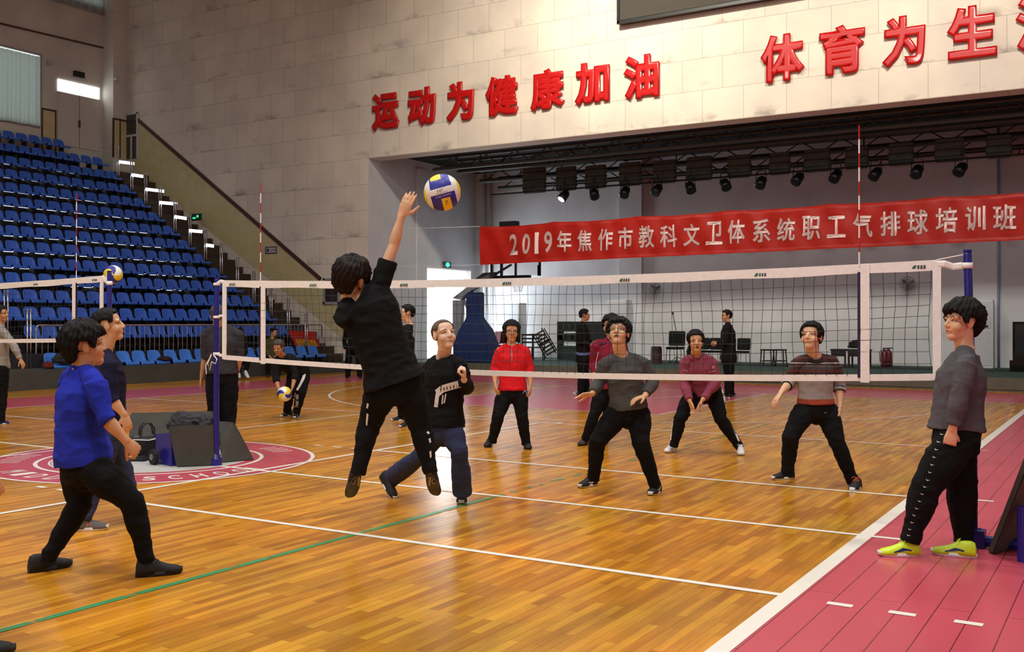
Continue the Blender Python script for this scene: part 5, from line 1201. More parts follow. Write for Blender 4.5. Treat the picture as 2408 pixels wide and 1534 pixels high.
        if kw.get('collar') is not None:
            cm = kw['collar']; x = (J['sr']-J['sl']).normalized(); bk = UP.cross(x); nb = J['nb']; k = kw.get('collar_w', .075); dz = kw.get('collar_z', -.02); bm = bmesh.new()
            pts = [nb+x*(k*math.cos(q))+bk*(k*.95*math.sin(q)+.012)+UP*(dz-.035*max(0, math.sin(q))) for q in [2*math.pi*i/18 for i in range(19)]]; tube(bm, pts, [kw.get('collar_r', .010)]*19, 8); obj('collar', bm, cm, o, True)
    if bottom:
        m, kw = bottom; e = kw.get('ease', .016); bm = bmesh.new(); torso(bm, J, -.2, kw.get('waist', .14), e*.5, wid, 1.)
        for a in ('pl', 'pr'): ball(bm, J[a]-UP*.01, .092+e*.4)
        ball(bm, (J['pl']+J['pr'])/2-UP*.055, (.085+e*.5))
        kn, an = kw.get('knee', .012), kw.get('ankle', .012); rl = [.090+e*.7, .087+e, .066+kn, .061+kn, .058+kn, .056+(kn+an)/2, .044+an, .042+an]
        for a, k_, b_ in (('pl', 'kl', 'al'), ('pr', 'kr', 'ar')): limb(bm, J[a], J[k_], J[b_]+(J[b_]-J[k_]).normalized()*kw.get('long', .022), rl, 0, 'flat', 16)
        o = obj(kw.get('name', 'trousers'), remesh(bm, vox*1.15, 7 if vox < .009 else 4, kw.get('folds', .010), kw.get('fscale', 7), len(key)+3), m, body, True); R['bottom'] = o
    if shoes:
        for kf in ('fl', 'fr'): shoe(J[kf][0], J[kf][1], body, **shoes)
    PEOPLE[key] = R; return R
VERBOSE = False
# ---------------------------------------------------------------- the players and onlookers
K_black = fab('black_track_cloth', (15, 15, 17)); K_black2 = fab('black_knit', (18, 18, 20)); K_navy = fab('navy_knit', (26, 26, 52)); K_charcoal = fab('charcoal_shirt', (54, 52, 54))
K_blue = fab('royal_blue_knit', (36, 50, 172)); K_grey = fab('light_grey_knit', (150, 146, 140)); K_grey2 = fab('mid_grey_knit', (84, 82, 86)); K_grey3 = fab('dark_grey_knit', (76, 76, 74)); K_red = fab('bright_red_jersey', (216, 30, 38)); K_mar = fab('maroon_jersey', (128, 28, 50)); K_mauve = fab('mauve_fleece', (140, 66, 84)); K_den = fab('blue_denim', (50, 57, 86)); K_olive = fab('olive_jacket_cloth', (78, 76, 44))
S_black = mat('black_mesh_upper', (18, 18, 20), .7, .15, 60, .3, 200); S_white = mat('white_upper', (226, 224, 226), .55, .05); S_wsole = mat('white_foam_sole', (226, 226, 224), .6, .03); S_bsole = mat('black_rubber_sole', (32, 32, 34), .7); S_greyu = mat('grey_suede_upper', (100, 98, 96), .8, .1, 40); S_neon = mat('neon_yellow_upper', (206, 236, 36), .4, .06); S_neonl = mat('neon_laces', (212, 240, 60), .5); S_gum = mat('dark_gum_sole', (90, 62, 40), .6); S_navym = mat('navy_shoe_overlay', (30, 40, 104), .4); S_orange = mat('orange_laces', (232, 92, 40), .5)
W_print = mat('white_print', (230, 228, 222), .6, .03)
def dF(x, y): return depth(F(x, y))
# 1 blue sweater
person('blue', 'person in a royal blue sweater and black trousers crouching with feet apart', 6.45,
 dict(h=(200, 812), nb=(193, 862, .02), sl=(163, 893, .16), sr=(224, 900, -.15), el=(176, 990, .26), wl=(212, 1032, .16), hl=(236, 1062, .14), er=(249, 985, -.20), wr=(296, 1037, -.18), hr=(318, 1058, -.15),
      pl=(184, 1098, .09), pr=(218, 1102, -.09), kl=(187, 1190, .05), kr=(312, 1182, -.12), al=(116, 1306, .02), ar=(343, 1312, -.08), fl=[(86, 1345), (150, 1334)], fr=[(330, 1357), (418, 1348)], bend=-.02),
 (.88, .12, -.45), .0, 1.12, 'tan', ('woman_short', None), (K_blue, dict(ease=.030, hem=.06, cut=(.62, .56), belly=.02, collar=K_blue, collar_z=-.0, dep=1.02)), (K_black, dict(ease=.022, knee=.014, ankle=.008)),
 dict(up=S_black, sole=S_bsole, lace=S_black, L=.275), wid=1.06, vox=.0055, curl=(.8, 1.0))
# 2 navy jumper behind
person('navy', 'woman in a navy jumper and jeans looking up, standing behind the person in blue', 8.0,
 dict(h=(255, 764), nb=(246, 826, .0), sl=(243, 850, .17), sr=(257, 856, -.16), el=(246, 940, .22), wl=(272, 985, .24), hl=(283, 1010, .24), er=(262, 938, -.22), wr=(291, 975, -.20), hr=(302, 1008, -.18),
      pl=(248, 1012, .085), pr=(256, 1014, -.085), kl=(290, 1105, .12), kr=(236, 1110, -.12), al=(312, 1190, .1), ar=(199, 1218, -.25), fl=[(296, 1222), (345, 1208)], fr=[(172, 1249), (250, 1246)]),
 (.96, .16, -.22), 0, 1.06, 'warm', ('pony', None), (K_navy, dict(ease=.024, hem=-.02, cut=.60, collar=K_navy, dep=1.05)), (K_den, dict(ease=.012, knee=.012, ankle=.012)),
 dict(up=S_greyu, sole=S_wsole, lace=S_greyu, sidem=(mat('bronze_shoe_mark', (150, 100, 80), .4), 'n'), L=.26), wid=.95, vox=.006)
# 3 grey sweater at the left edge
person('edge', 'man in a light grey sweater walking at the left edge by the far net', 15.4,
 dict(h=(3, 738), nb=(0, 766), sl=(-13, 780, .16), sr=(9, 784, -.14), el=(-14, 822, .2), wl=(2, 848, .2), hl=(6, 858, .2), er=(31, 812, -.16), wr=(48, 845, -.16), hr=(56, 860, -.16),
      pl=(-8, 868, .09), pr=(3, 869, -.08), kl=(-12, 928, .15), kr=(6, 932, -.05), al=(-26, 982, .2), ar=(2, 990, -.05), fl=[(-34, 994), (-12, 990)], fr=[(-8, 1001), (17, 998)]),
 (.93, .0, .2), 0, 1., 'ruddy', ('short', None), (K_grey, dict(ease=.026, hem=.02, cut=.97)), (K_black, dict(ease=.016)), dict(up=fab('blue_shoe_cloth', (46, 60, 120)), sole=S_wsole), vox=.008)
D4 = 12.7
person('post', 'man with his back turned in a charcoal shirt, standing behind the left net post', D4,
 dict(h=(511, 742, -.02), nb=(520, 768, .0), sl=(486, 785, 0), sr=(560, 785, 0), el=(483, 838, .02), wl=(474, 888, .05), hl=(471, 918, .06), er=(564, 838, .02), wr=(556, 882, .06), hr=(552, 908, .08),
      pl=(504, 884, 0), pr=(540, 884, 0), kl=(505, 975, .05), kr=(540, 978, .05), al=(510, 1042, .05), ar=(536, 1043, .05), fl=[(510, 1056), (506, 1045)], fr=[(536, 1057), (540, 1046)]),
 (-.2, -.1, -1.), 0, .98, 'ruddy', ('short', M_greyhair), (K_charcoal, dict(ease=.032, hem=.05, cut=.56, name='shirt', belly=.015)), (K_black, dict(ease=.02, knee=.022, ankle=.03)), dict(up=S_black, sole=S_bsole), wid=1.08, vox=.007)
# 5 bending with the ball
D5 = dF(675, 983)
person('bender', 'man in black bending forward with a volleyball between his hands', D5,
 dict(h=(655, 817, -.42), nb=(664, 838, -.28), sr=(650, 848, -.30), sl=(686, 846, -.24), er=(648, 887, -.38), wr=(655, 913, -.48), hr=(657, 934, -.50), el=(695, 880, -.32), wl=(688, 910, -.44), hl=(682, 932, -.52),
      pr=(693, 873, .06), pl=(716, 873, .12), kr=(681, 922, -.10), kl=(708, 925, -.06), ar=(675, 967, .0), al=(697, 970, .0), fr=[(686, 979), (661, 982)], fl=[(702, 981), (690, 986)], bend=-.06),
 (-.25, -.35, .9), 0, .98, 'ruddy', ('short', M_greyhair), (K_black2, dict(ease=.026, hem=-.04, cut=.74, name='jacket')), (K_black, dict(ease=.018, knee=.02, ankle=.02)), dict(up=S_black, sole=S_wsole, lace=None), vox=.0085, curl=(.25, .25), hn=((-.9, 0, .2), (.9, 0, .2)))
# 6 seated in olive, 7 seated with white shoes
D6 = depth(Vector((-16.5, 13.4, .5)))
person('olive', 'person in an olive jacket sitting on the ledge behind the bending man', D6,
 dict(h=(644, 781, -.05), nb=(641, 796), sl=(655, 803), sr=(625, 803), el=(657, 824, -.1), wl=(648, 838, -.25), hl=(645, 845, -.3), er=(624, 824, -.1), wr=(634, 838, -.25), hr=(638, 845, -.3), pl=(650, 845), pr=(633, 845), kl=(656, 850, -.42), kr=(630, 850, -.42), al=(656, 882, -.45), ar=(630, 882, -.45),
      fl=[(656, 889, -.42), (655, 890, -.7)], fr=[(630, 889, -.42), (630, 890, -.7)]), (.75, -.25, .5), 0, 1., 'tan', ('short', None), (K_olive, dict(ease=.03, hem=-.05, cut=.95, name='jacket')), (K_black, dict()), dict(up=S_black, sole=S_bsole), vox=.011)
D7 = depth(Vector((-16.45, 12.0, .5)))
person('whiteshoe', 'person in dark clothes and white shoes sitting behind the man at the post', D7,
 dict(h=(564, 782, -.05), nb=(561, 798), sl=(575, 806), sr=(545, 806), el=(578, 828, -.1), wl=(570, 842, -.25), hl=(566, 848, -.3), er=(543, 828, -.1), wr=(552, 842, -.25), hr=(556, 848, -.3), pl=(570, 850), pr=(553, 850), kl=(585, 846, -.40), kr=(560, 848, -.42), al=(577, 874, -.46), ar=(563, 878, -.5),
      fl=[(575, 878, -.46), (584, 890, -.62)], fr=[(563, 884, -.45), (562, 891, -.75)]), (.3, -.2, .9), 0, 1., 'tan', ('short', None), (K_black2, dict(ease=.03, hem=-.05, cut=.95, name='jacket')), (K_black, dict()), dict(up=S_white, sole=S_wsole), vox=.011)
# 8 standing dark, far behind the jumper
D8 = dF(832, 891)
person('fardark', 'person in black standing far behind the jumping player, only arm and legs showing', D8,
 dict(h=(831, 755), nb=(831, 771), sl=(849, 777), sr=(814, 777), el=(853, 802), wl=(853, 824), hl=(852, 836), er=(810, 802, .05), wr=(812, 824), hr=(813, 836), pl=(840, 822), pr=(823, 822), kl=(844, 852), kr=(819, 852), al=(846, 884), ar=(818, 884), fl=[(846, 887), (849, 891)], fr=[(818, 887), (815, 892)]),
 (0, 0, 1), 0, 1., 'tan', ('short', None), (K_black2, dict(ease=.03, hem=-.12, cut=.95, name='jacket')), (K_black, dict(ease=.02, knee=.03, ankle=.03)), dict(up=S_black, sole=S_bsole), vox=.011)
# 9 man behind the jumper
D9 = dF(950, 1002)
person('behind', 'man in black standing half hidden behind the jumping player, facing left', D9,
 dict(h=(957, 736), nb=(963, 764), sl=(958, 782, -.17), sr=(950, 780, .16), el=(966, 828, -.2), wl=(950, 868, -.22), hl=(944, 884, -.2), er=(944, 826, .2), wr=(930, 866, .18), hr=(926, 880, .18), pl=(953, 872, -.08), pr=(950, 871, .08), kl=(956, 930, -.06), kr=(943, 926, .1), al=(959, 990, -.04), ar=(944, 980, .1),
      fl=[(963, 1004), (945, 1006)], fr=[(946, 990), (929, 991)]), (-.92, .05, .2), 0, 1., 'warm', ('short', None), (K_black2, dict(ease=.024, hem=-.08, cut=.95)), (K_black, dict(ease=.018)), dict(up=S_black, sole=S_wsole), vox=.008)
# 10 the jumper
DJ = 7.6
jr = person('jumper', 'player in black leaping with one arm stretched up to the ball, back turned', DJ,
 dict(h=(828, 655, .02), nb=(848, 702, .02), sl=(822, 716, .03), sr=(893, 668, .0), el=(803, 746, -.10), wl=(846, 768, .14), hl=(866, 756, .26), er=(926, 577, .02), wr=(944, 508, .0), hr=(962, 466, -.02),
      pl=(904, 905, .0), pr=(956, 905, .0), kl=(868, 1000, .06), kr=(990, 1006, .06), al=(843, 1108, -.02), ar=(1011, 1106, -.02), fl=[(840, 1128, .02), (826, 1166, .12)], fr=[(1010, 1124, .02), (1022, 1160, .12)], bend=-.01),
 (.55, .12, -.85), .25, 1.22, 'warm', ('woman_short', M_hair2), (K_black2, dict(ease=.036, hem=.02, cut=(.80, .30), cuff=.9, name='t_shirt', folds=.012, neck=1.04, dep=1.1, lower=1.15)), (K_black, dict(ease=.032, knee=.024, ankle=.012, folds=.010)),
 dict(up=S_black, sole=mat('dark_camo_sole', (62, 60, 48), .6, .3, 30), L=.25, sidem=(mat('khaki_shoe_mark', (140, 132, 104), .5), 'n')), wid=1.12, vox=.0055, curl=(.5, .12), hn=(None, (.2, 0, -1)))
b_ = jr['bottom']; tr = bvh_of(b_)
for k, (x0, y0, x1, y1) in enumerate(((860, 905, 857, 925), (858, 948, 856, 962), (857, 972, 855, 1002), (1012, 1014, 1016, 1022), (1017, 1030, 1019, 1043), (1019, 1060, 1020, 1078))):
    dx = 5 if x0 < 900 else -5; decal(b_, 'white_print', [[(x0+dx, y0), (x0+dx*1.9, y0+3), (x1+dx*1.7, y1), (x1+dx, y1-3)]], W_print, .004, tr)
for sh_ in [c for c in jr['body'].children if c.name.startswith('shoe')]:
    sh_ = [c for c in sh_.children if c.name.startswith('sole')][0]; tr = bvh_of(sh_)
    for x, y in ((831, 1133), (1020, 1133)):
        decal(sh_, 'heel_mark', [[(x+5*math.cos(q), y+7*math.sin(q)) for q in [k*math.pi/6 for k in range(12)]]], MATS['khaki_shoe_mark'], .004, tr); decal(sh_, 'heel_mark', [[(x+2.6*math.cos(q), y+4*math.sin(q)) for q in [k*math.pi/6 for k in range(12)]]], S_black, .006, tr)
    for x, y in ((842, 1130), (1009, 1130)): decal(sh_, 'heel_tab', [[(x, y-8), (x+5, y-7), (x+3, y+14), (x-2, y+13)]], MATS['khaki_shoe_mark'], .005, tr)
# 11 cropped hair, hoodie, jeans
DB = 8.9
bd_ = person('hoodie', 'man with cropped hair in a black hoodie with white print and flared jeans, looking up', DB,
 dict(h=(1044, 787, -.05), nb=(1043, 842, .02), sr=(1012, 862, .06), sl=(1080, 858, -.10), er=(992, 930, .10), wr=(985, 985, -.05), hr=(984, 1010, -.08), el=(1098, 915, -.08), wl=(1091, 893, -.28), hl=(1092, 866, -.32),
      pr=(1026, 1012, .05), pl=(1060, 1010, -.06), kl=(1080, 1062, -.16), kr=(990, 1072, .05), al=(1087, 1152, -.05), ar=(921, 1124, .40), fl=[(1090, 1170), (1083, 1192)], fr=[(898, 1128, .42), (924, 1170, .30)], bend=-.01),
 (.42, .22, .85), .06, 1.13, 'pale', ('buzz', M_buzz), (K_black2, dict(ease=.030, hem=.06, cut=.96, cuff=.8, hood=True, name='hoodie', folds=.011, dep=1.05)), (K_den, dict(ease=.016, knee=.014, ankle=.040, long=.04, folds=.006, name='jeans')),
 dict(up=S_black, sole=S_wsole, lace=None, L=.265), wid=1.02, vox=.0055, curl=(1.25, .5), hn=((-.9, 0, .1), None))
tt = bd_['top']; tr = bvh_of(tt)
decal(tt, 'printed_band', strip_polys([(1028, 925), (1040, 915), (1060, 909), (1083, 903)], 17, 6), W_print, .004, tr)
decal(tt, 'printed_band', strip_polys([(1030, 921), (1027, 940), (1025, 958)], 9, 5), W_print, .0042, tr)
dk = mat('black_print', (16, 16, 18), .7)
for x in (1035, 1043, 1050, 1058, 1066, 1074): decal(tt, 'printed_letter', [[(x, 914-(x-1030)*.22), (x+2.4, 914-(x-1030)*.22), (x+2.4, 921-(x-1030)*.2), (x, 921-(x-1030)*.2)]], dk, .006, tr)
decal(tt, 'printed_letter', [[(1040, 930), (1043, 929), (1041, 950), (1038, 951)]], W_print, .005, tr)
decal(tt, 'printed_letter', [[(1047, 927), (1050, 926), (1046, 948), (1043, 949)]], W_print, .005, tr)
# 12 red jersey
DR = dF(1195, 1054)
rd = person('red', 'woman in a bright red zip jersey standing with feet apart behind the net', DR,
 dict(h=(1203, 779), nb=(1203, 812), sr=(1176, 825, .02), sl=(1234, 825, .0), er=(1164, 866, .04), wr=(1164, 899, -.05), hr=(1166, 922, -.1), el=(1246, 866, .02), wl=(1247, 904, -.05), hl=(1247, 928, -.08),
      pr=(1189, 921, .02), pl=(1221, 921, .0), kr=(1172, 978, -.08), kl=(1227, 978, -.06), ar=(1158, 1036, .02), al=(1237, 1042, -.02), fr=[(1157, 1045), (1140, 1056)], fl=[(1235, 1050), (1246, 1060)]),
 (.0, -.02, 1.), 0, 1.1, 'tan', ('bob', None), (K_red, dict(ease=.024, hem=.03, cut=.70, cuff=.8, name='jersey', collar=K_red, collar_z=.0, collar_w=.062)), (K_black, dict(ease=.016, knee=.014, ankle=.014)), dict(up=S_black, sole=S_bsole, lace=None), wid=.98, vox=.007, glasses=True)
tt = rd['top']; tr = bvh_of(tt); decal(tt, 'zip', strip_polys([(1203, 820), (1204, 850)], 2.4, 5), mat('grey_zip', (130, 120, 124), .4), .005, tr)
decal(rd['bottom'], 'printed_logo', [[(1231, 921), (1234, 916), (1238, 921)], [(1230, 923), (1239, 923), (1239, 925), (1230, 925)]], W_print, .005)
# 13 far man in black jacket
D13 = dF(1367, 932)
person('farjacket', 'man in a black jacket with a pale blue hem facing right before the stage', D13,
 dict(h=(1375, 741), nb=(1370, 759), sl=(1372, 770, .17), sr=(1368, 773, -.17), el=(1374, 802, .2), wl=(1394, 806, .14), hl=(1402, 804, .1), er=(1366, 804, -.2), wr=(1388, 812, -.16), hr=(1397, 810, -.12), pl=(1372, 842, .085), pr=(1370, 843, -.085), kl=(1376, 886, .08), kr=(1368, 888, -.08), al=(1380, 924, .1), ar=(1365, 926, -.1),
      fl=[(1376, 930), (1391, 928)], fr=[(1360, 933), (1378, 932)]), (.95, .0, .12), 0, 1., 'ruddy', ('short', None), (K_black2, dict(ease=.036, hem=-.10, cut=.96, name='jacket')), (K_black, dict(ease=.02, knee=.02, ankle=.024)), dict(up=S_black, sole=S_bsole), vox=.0095)
decal(PEOPLE['farjacket']['top'], 'pale_hem', strip_polys([(1351, 830), (1364, 833), (1379, 833), (1389, 831)], 6, 5), mat('pale_blue_hem', (96, 116, 168), .7), .006)
# 14 maroon behind the grey sweater
D14 = dF(1370, 1048)
mr = person('maroon', 'woman in a maroon and navy top, partly hidden by the woman in dark grey', D14,
 dict(h=(1437, 766), nb=(1437, 800), sr=(1402, 812, -.02), sl=(1463, 812, .03), er=(1395, 856, .0), wr=(1397, 880, -.08), hr=(1397, 900, -.12), el=(1472, 860, .04), wl=(1468, 900, .0), hl=(1466, 922, .0), pr=(1418, 914, .0), pl=(1450, 914, .02), kr=(1398, 976, -.06), kl=(1430, 976, -.02), ar=(1378, 1030, .02), al=(1420, 1030, .02),
      fr=[(1380, 1044), (1362, 1050)], fl=[(1424, 1044), (1408, 1048)]), (-.55, .05, .8), 0, 1.1, 'tan', ('fringe', None), (K_mar, dict(ease=.026, hem=.0, cut=.95, name='track_top')), (K_black, dict(ease=.014, knee=.01, ankle=.012)), dict(up=fab('plum_grey_upper', (74, 60, 66)), sole=S_bsole, lace=mat('lime_laces', (200, 232, 60), .5)), vox=.007)
tt = mr['top']; tr = bvh_of(tt); decal(tt, 'navy_yoke', [[(1406, 803), (1424, 795), (1432, 800), (1426, 808), (1410, 812)]], fab('navy_yoke_cloth', (26, 34, 70)), .005, tr)
decal(tt, 'piping', strip_polys([(1407, 828), (1402, 850), (1401, 868)], 1.3, 5), W_print, .005, tr)
decal(mr['bottom'], 'printed_logo', [[(1386, 969), (1393, 969), (1393, 972), (1386, 972)]], W_print, .005)
# 15 dark grey sweater, looking up
DG = 9.5
person('grey', 'woman in a dark grey sweater and spectacles looking up behind the net', DG,
 dict(h=(1455, 783, -.02), nb=(1460, 836), sr=(1424, 856, -.02), sl=(1506, 852, .02), er=(1408, 902, .02), wr=(1392, 927, -.14), hr=(1362, 930, -.18), el=(1538, 897, .06), wl=(1516, 932, -.14), hl=(1486, 941, -.20), pr=(1455, 972, .0), pl=(1502, 970, .02), kr=(1406, 1036, -.10), kl=(1506, 1040, -.12), ar=(1396, 1124, .04), al=(1540, 1138, -.08),
      fr=[(1402, 1141), (1360, 1149)], fl=[(1552, 1156), (1526, 1168)]), (-.32, .40, .86), .05, 1.12, 'warm', ('fringe', None), (K_grey3, dict(ease=.026, hem=.08, cut=.94, cuff=.6, collar=K_grey3, collar_w=.080, collar_z=-.015)), (K_black, dict(ease=.02, knee=.018, ankle=.012, waist=.2)),
 dict(up=S_black, sole=S_wsole, lace=S_black, sidem=(W_print, 'swoosh')), wid=.97, vox=.0055, glasses=True, curl=(.3, .15), lips=M_lipd, mouth=.004, hn=((.1, -1, 0), (0, -.9, .5)))
# 16 mauve fleece
DM = dF(1664, 1066)
mv = person('mauve', 'woman in a mauve hooded fleece bending with hands together behind the net', DM,
 dict(h=(1636, 803, -.2), nb=(1637, 836, -.1), sr=(1611, 852, -.10), sl=(1672, 850, -.08), er=(1610, 902, -.10), wr=(1622, 944, -.26), hr=(1632, 970, -.3), el=(1684, 898, -.08), wl=(1652, 941, -.26), hl=(1638, 966, -.32), pr=(1634, 922, .06), pl=(1680, 920, .06), kr=(1600, 984, -.06), kl=(1694, 984, -.06), ar=(1585, 1046, .0), al=(1738, 1050, .0),
      fr=[(1589, 1060), (1563, 1067)], fl=[(1741, 1062), (1743, 1077)]), (-.12, .04, 1.), .05, 1.08, 'tan', ('parted', None, [(.0, -.09, .0), (.05, -.10, -.05), (.075, -.08, -.11), (.08, -.06, -.17)]), (K_mauve, dict(ease=.028, hem=.05, cut=.96, cuff=.6, hood=True, name='fleece', folds=.010)), (K_black, dict(ease=.022, knee=.016, ankle=.012)),
 dict(up=S_white, sole=S_wsole, lace=S_white), vox=.0065, mouth=.006, curl=(.3, .3), hn=((.9, 0, .3), (-.9, 0, .3)))
tr = bvh_of(mv['bottom']); decal(mv['bottom'], 'white_stripe', strip_polys([(1698, 912), (1704, 940), (1712, 975), (1724, 1005), (1738, 1038)], 4, 7), W_print, .006, tr); decal(mv['bottom'], 'white_stripe', strip_polys([(1583, 985), (1580, 1005), (1577, 1036)], 2.5, 6), W_print, .006, tr)
tr = bvh_of(mv['top']); decal(mv['top'], 'sleeve_patch', [[(1674, 860), (1681, 859), (1681, 867), (1674, 868)]], mat('pale_pink_patch', (196, 132, 142), .7), .005, tr); decal(mv['top'], 'chest_stripe', strip_polys([(1605, 869), (1618, 874)], 2, 3), MATS['pale_pink_patch'], .005, tr); decal(mv['top'], 'chest_stripe', strip_polys([(1666, 876), (1690, 871)], 2, 3), MATS['pale_pink_patch'], .005, tr)
# 17 far man in black suit
D17 = dF(1712, 936)
person('farsuit', 'man in a black suit with hands held together facing left before the stage', D17,
 dict(h=(1708, 743), nb=(1712, 761), sl=(1710, 772, -.17), sr=(1713, 770, .17), el=(1704, 806, -.22), wl=(1684, 809, -.16), hl=(1674, 808, -.08), er=(1706, 804, .2), wr=(1685, 806, .1), hr=(1676, 806, .06), pl=(1713, 843, -.085), pr=(1714, 842, .085), kl=(1712, 890, -.08), kr=(1716, 888, .08), al=(1712, 930, -.1), ar=(1719, 926, .1),
      fl=[(1709, 939), (1727, 934)], fr=[(1716, 934), (1732, 929)]), (-.93, -.02, .22), 0, 1., 'tan', ('short', None), (fab('black_suit_cloth', (24, 22, 26)), dict(ease=.034, hem=-.16, cut=.96, name='jacket')), (K_black, dict(ease=.022, knee=.022, ankle=.026)), dict(up=S_black, sole=S_wsole), vox=.0095)
# 18 patterned sweater
def knit_mat():
    m = mat('patterned_knit', (150, 144, 140), .95, .1, 9, .35, 130); nt = m.node_tree; b = nt.nodes['Principled BSDF']
    ge = nt.nodes.new('ShaderNodeNewGeometry'); sp = nt.nodes.new('ShaderNodeSeparateXYZ'); nt.links.new(ge.outputs['Position'], sp.inputs[0])
    n = nt.nodes.new('ShaderNodeTexNoise'); n.inputs['Scale'].default_value = 5; nt.links.new(ge.outputs['Position'], n.inputs['Vector'])
    a = nt.nodes.new('ShaderNodeMath'); a.operation = 'MULTIPLY_ADD'; a.inputs[1].default_value = .02; nt.links.new(n.outputs['Fac'], a.inputs[0]); nt.links.new(sp.outputs['Z'], a.inputs[2])
    mr_ = nt.nodes.new('ShaderNodeMapRange'); mr_.inputs['From Min'].default_value = .76; mr_.inputs['From Max'].default_value = 1.30; nt.links.new(a.outputs[0], mr_.inputs[0])
    r = nt.nodes.new('ShaderNodeValToRGB'); r.color_ramp.interpolation = 'CONSTANT'; el = r.color_ramp.elements
    st = [(0, (150, 62, 40)), (.14, (150, 144, 140)), (.52, (188, 182, 178)), (.545, (54, 34, 32)), (.60, (92, 46, 42)), (.65, (58, 52, 52)), (.70, (96, 78, 72)), (.72, (62, 36, 34)), (.755, (190, 184, 178)), (.775, (62, 34, 32)), (.84, (92, 50, 44)), (.88, (52, 32, 32))]
    el[0].position, el[0].color = 0, (*S2L(st[0][1]), 1); el[1].position, el[1].color = st[1][0], (*S2L(st[1][1]), 1)
    for p, c in st[2:]: e = el.new(p); e.color = (*S2L(c), 1)
    nt.links.new(mr_.outputs[0], r.inputs[0]); nt.links.new(r.outputs[0], b.inputs['Base Color']); return m
DP = dF(1920, 1140)
M_knit = knit_mat()
pt = person('pattern', 'woman in a brown banded knit sweater with knees bent behind the net', DP,
 dict(h=(1908, 791, -.03), nb=(1914, 838), sr=(1875, 855, .0), sl=(1957, 851, .02), er=(1857, 900, .05), wr=(1836, 925, -.12), hr=(1822, 944, -.16), el=(1974, 905, .06), wl=(1975, 955, -.04), hl=(1972, 986, -.08), pr=(1894, 964, .0), pl=(1943, 962, .02), kr=(1859, 1028, -.10), kl=(1966, 1034, -.10), ar=(1852, 1112, .02), al=(2005, 1130, -.06),
      fr=[(1862, 1126), (1820, 1129)], fl=[(2024, 1146), (1999, 1159)]), (-.58, .2, .76), .04, 1.14, 'warm', ('parted', None, [(.0, -.10, -.02), (.0, -.125, -.05), (-.0, -.125, -.10), (0, -.115, -.15)]), (M_knit, dict(ease=.026, hem=.12, cut=(.66, .66), cuff=.8, neck=1.03, folds=.008, collar=fab('black_rib', (22, 20, 20)), collar_w=.088, collar_z=-.022, collar_r=.007)), (K_black, dict(ease=.02, knee=.016, ankle=.016)),
 dict(up=S_black, sole=S_wsole, lace=S_orange), wid=.98, vox=.0055, curl=(.5, .4))
bm = bmesh.new(); J = pt['J']; x = (J['sr']-J['sl']).normalized(); bk = UP.cross(x)
tube(bm, [J['nb']+x*(.074*math.cos(q))+bk*(.074*math.sin(q)+.012)+UP*(.012-.045*max(0, math.sin(q))) for q in [2*math.pi*i/20 for i in range(21)]], [.0045]*21, 6); obj('necklace', bm, mat('dark_beads', (70, 40, 44), .3), pt['body'], True)
bm = bmesh.new(); a, c = J['wl'], J['hl']; d = (c-a).normalized(); tube(bm, [a+d*.006, a+d*.014], [.032, .032], 14, cap='flat'); obj('bracelet', bm, mat('pale_bead_bracelet', (210, 190, 170), .4), pt['body'], True)
for s, w, e_ in (('l', 'wl', 'el'), ('r', 'wr', 'er')):
    bm = bmesh.new(); a, c = J[e_], J[w]; tube(bm, [a.lerp(c, .14), a.lerp(c, .34)], [.062, .052], 14, cap='flat'); obj('cuff', bm, MATS['black_rib'], pt['top'], True)
decal(pt['bottom'], 'printed_swoosh', [[(1937, 969), (1940, 972), (1948, 968.5), (1941, 971), (1938, 970)]], W_print, .006)
# 19 the woman at the right post
DW = 6.95
rw = person('right', 'woman in a grey sweater and neon yellow shoes standing beside the right net post', DW,
 dict(h=(2262, 756), nb=(2268, 822, .0), sl=(2272, 856, -.17), sr=(2262, 850, .17), el=(2258, 930, -.22), wl=(2240, 1010, -.20), hl=(2230, 1058, -.18), er=(2244, 925, .22), wr=(2222, 1000, .18), hr=(2214, 1045, .16), pl=(2250, 1036, -.085), pr=(2246, 1034, .085), kl=(2178, 1146, -.06), kr=(2262, 1152, .08), al=(2142, 1268, -.02), ar=(2266, 1268, .1),
      fl=[(2156, 1309), (2072, 1308)], fr=[(2280, 1312), (2206, 1304)], bend=.01), (-.97, .06, .14), 0, 1.1, 'warm', ('woman_short', None), (K_grey2, dict(ease=.030, hem=.13, cut=(.93, .93), cuff=.55, folds=.011, belly=.015, dep=1.1, collar=K_grey2, collar_w=.07, collar_z=.0)), (K_black, dict(ease=.04, knee=.036, ankle=.02, folds=.012)),
 dict(up=S_neon, sole=S_wsole, lace=S_neonl, sidem=(S_navym, 'wave'), L=.27), wid=1.0, vox=.0055, curl=(1.0, .6))
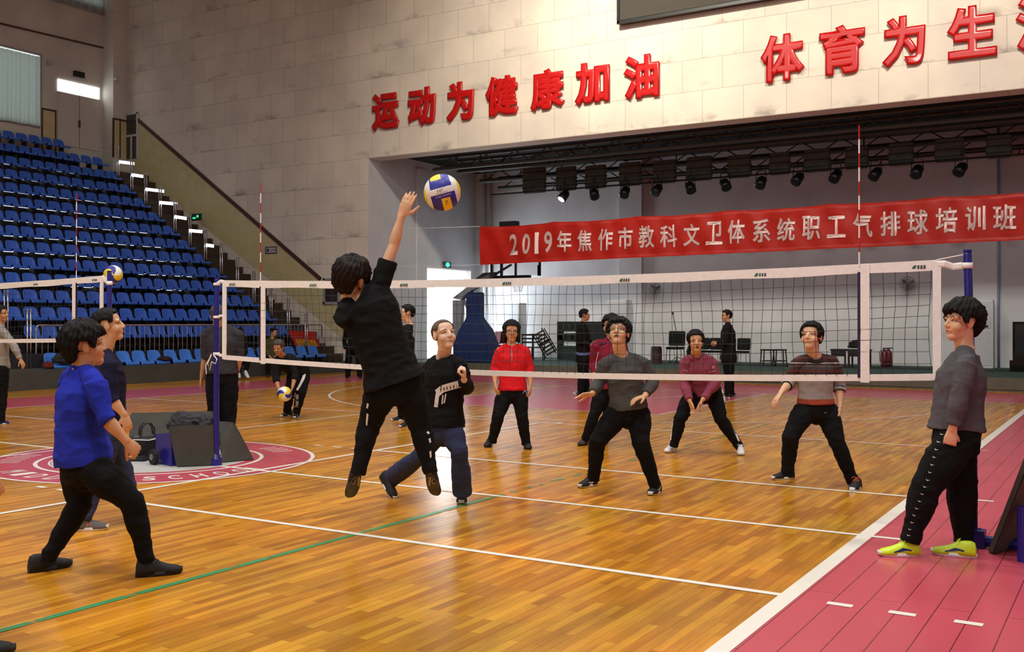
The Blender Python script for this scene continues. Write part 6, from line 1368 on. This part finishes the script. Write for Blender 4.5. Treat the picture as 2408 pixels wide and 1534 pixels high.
tr = bvh_of(rw['bottom']); pth = [(2221, 1004), (2214, 1022), (2206, 1040), (2201, 1058), (2196, 1076), (2191, 1094), (2186, 1112), (2181, 1130), (2174, 1146), (2168, 1163), (2162, 1180), (2155, 1197), (2149, 1213), (2144, 1230), (2139, 1246), (2136, 1260)]
sw = []
for x, y in pth: sw.append([(x-3, y-4), (x-2.4, y), (x, y+1.2), (x+6, y-.4), (x, y-.6), (x-1.8, y-2)])
for pl_ in sw: decal(rw['bottom'], 'printed_swoosh', [pl_], W_print, .004, tr)
# 20 mostly outside the left edge
person('outside', 'person almost wholly outside the left edge, only a hand and a black shoe tip showing', 5.1,
 dict(h=(-95, 640), nb=(-105, 720), sl=(-118, 755, .18), sr=(-98, 762, -.16), el=(-120, 905, .2), wl=(-80, 1030, .2), hl=(-70, 1100, .2), er=(-95, 940, -.2), wr=(-16, 1122, -.16), hr=(8, 1190, -.12), pl=(-112, 1095, .09), pr=(-102, 1098, -.09), kl=(-100, 1290, .05), kr=(-95, 1300, -.1), al=(-112, 1470, .1), ar=(-80, 1490, -.12),
      fl=[(-120, 1500), (-40, 1494)], fr=[(-95, 1546), (12, 1537)]), (.9, .1, -.3), 0, 1.02, 'tan', ('short', None), (K_black2, dict(ease=.03, cut=.7)), (K_black, dict()), dict(up=S_black, sole=S_bsole, lace=None, L=.28), vox=.007, curl=(.6, 1.0))
w_ = PEOPLE['bender']['bottom']; tr = bvh_of(w_)
decal(w_, 'white_stripe', strip_polys([(719, 868), (714, 888), (706, 905), (698, 918)], lambda f: 7-2*f, 6), W_print, .008, tr)
ms = fit_glyph('Fearless', Vector((0, 0, 0)), Vector((1, 0, 0)), Vector((0, 1, 0)), 1, 1, 0, .02); bm = bmesh.new(); bm.from_mesh(ms); bpy.data.meshes.remove(ms); ok = True
for v in bm.verts:
    h = tr.ray_cast(CPOS, ray(696+10*v.co.y*-1+6, 958-30*v.co.x).normalized())
    if h[0] is None: h = tr.find_nearest(at(700, 940, D5))
    v.co = h[0]+(CPOS-h[0]).normalized()*.01
obj('lettering', bm, W_print, w_)
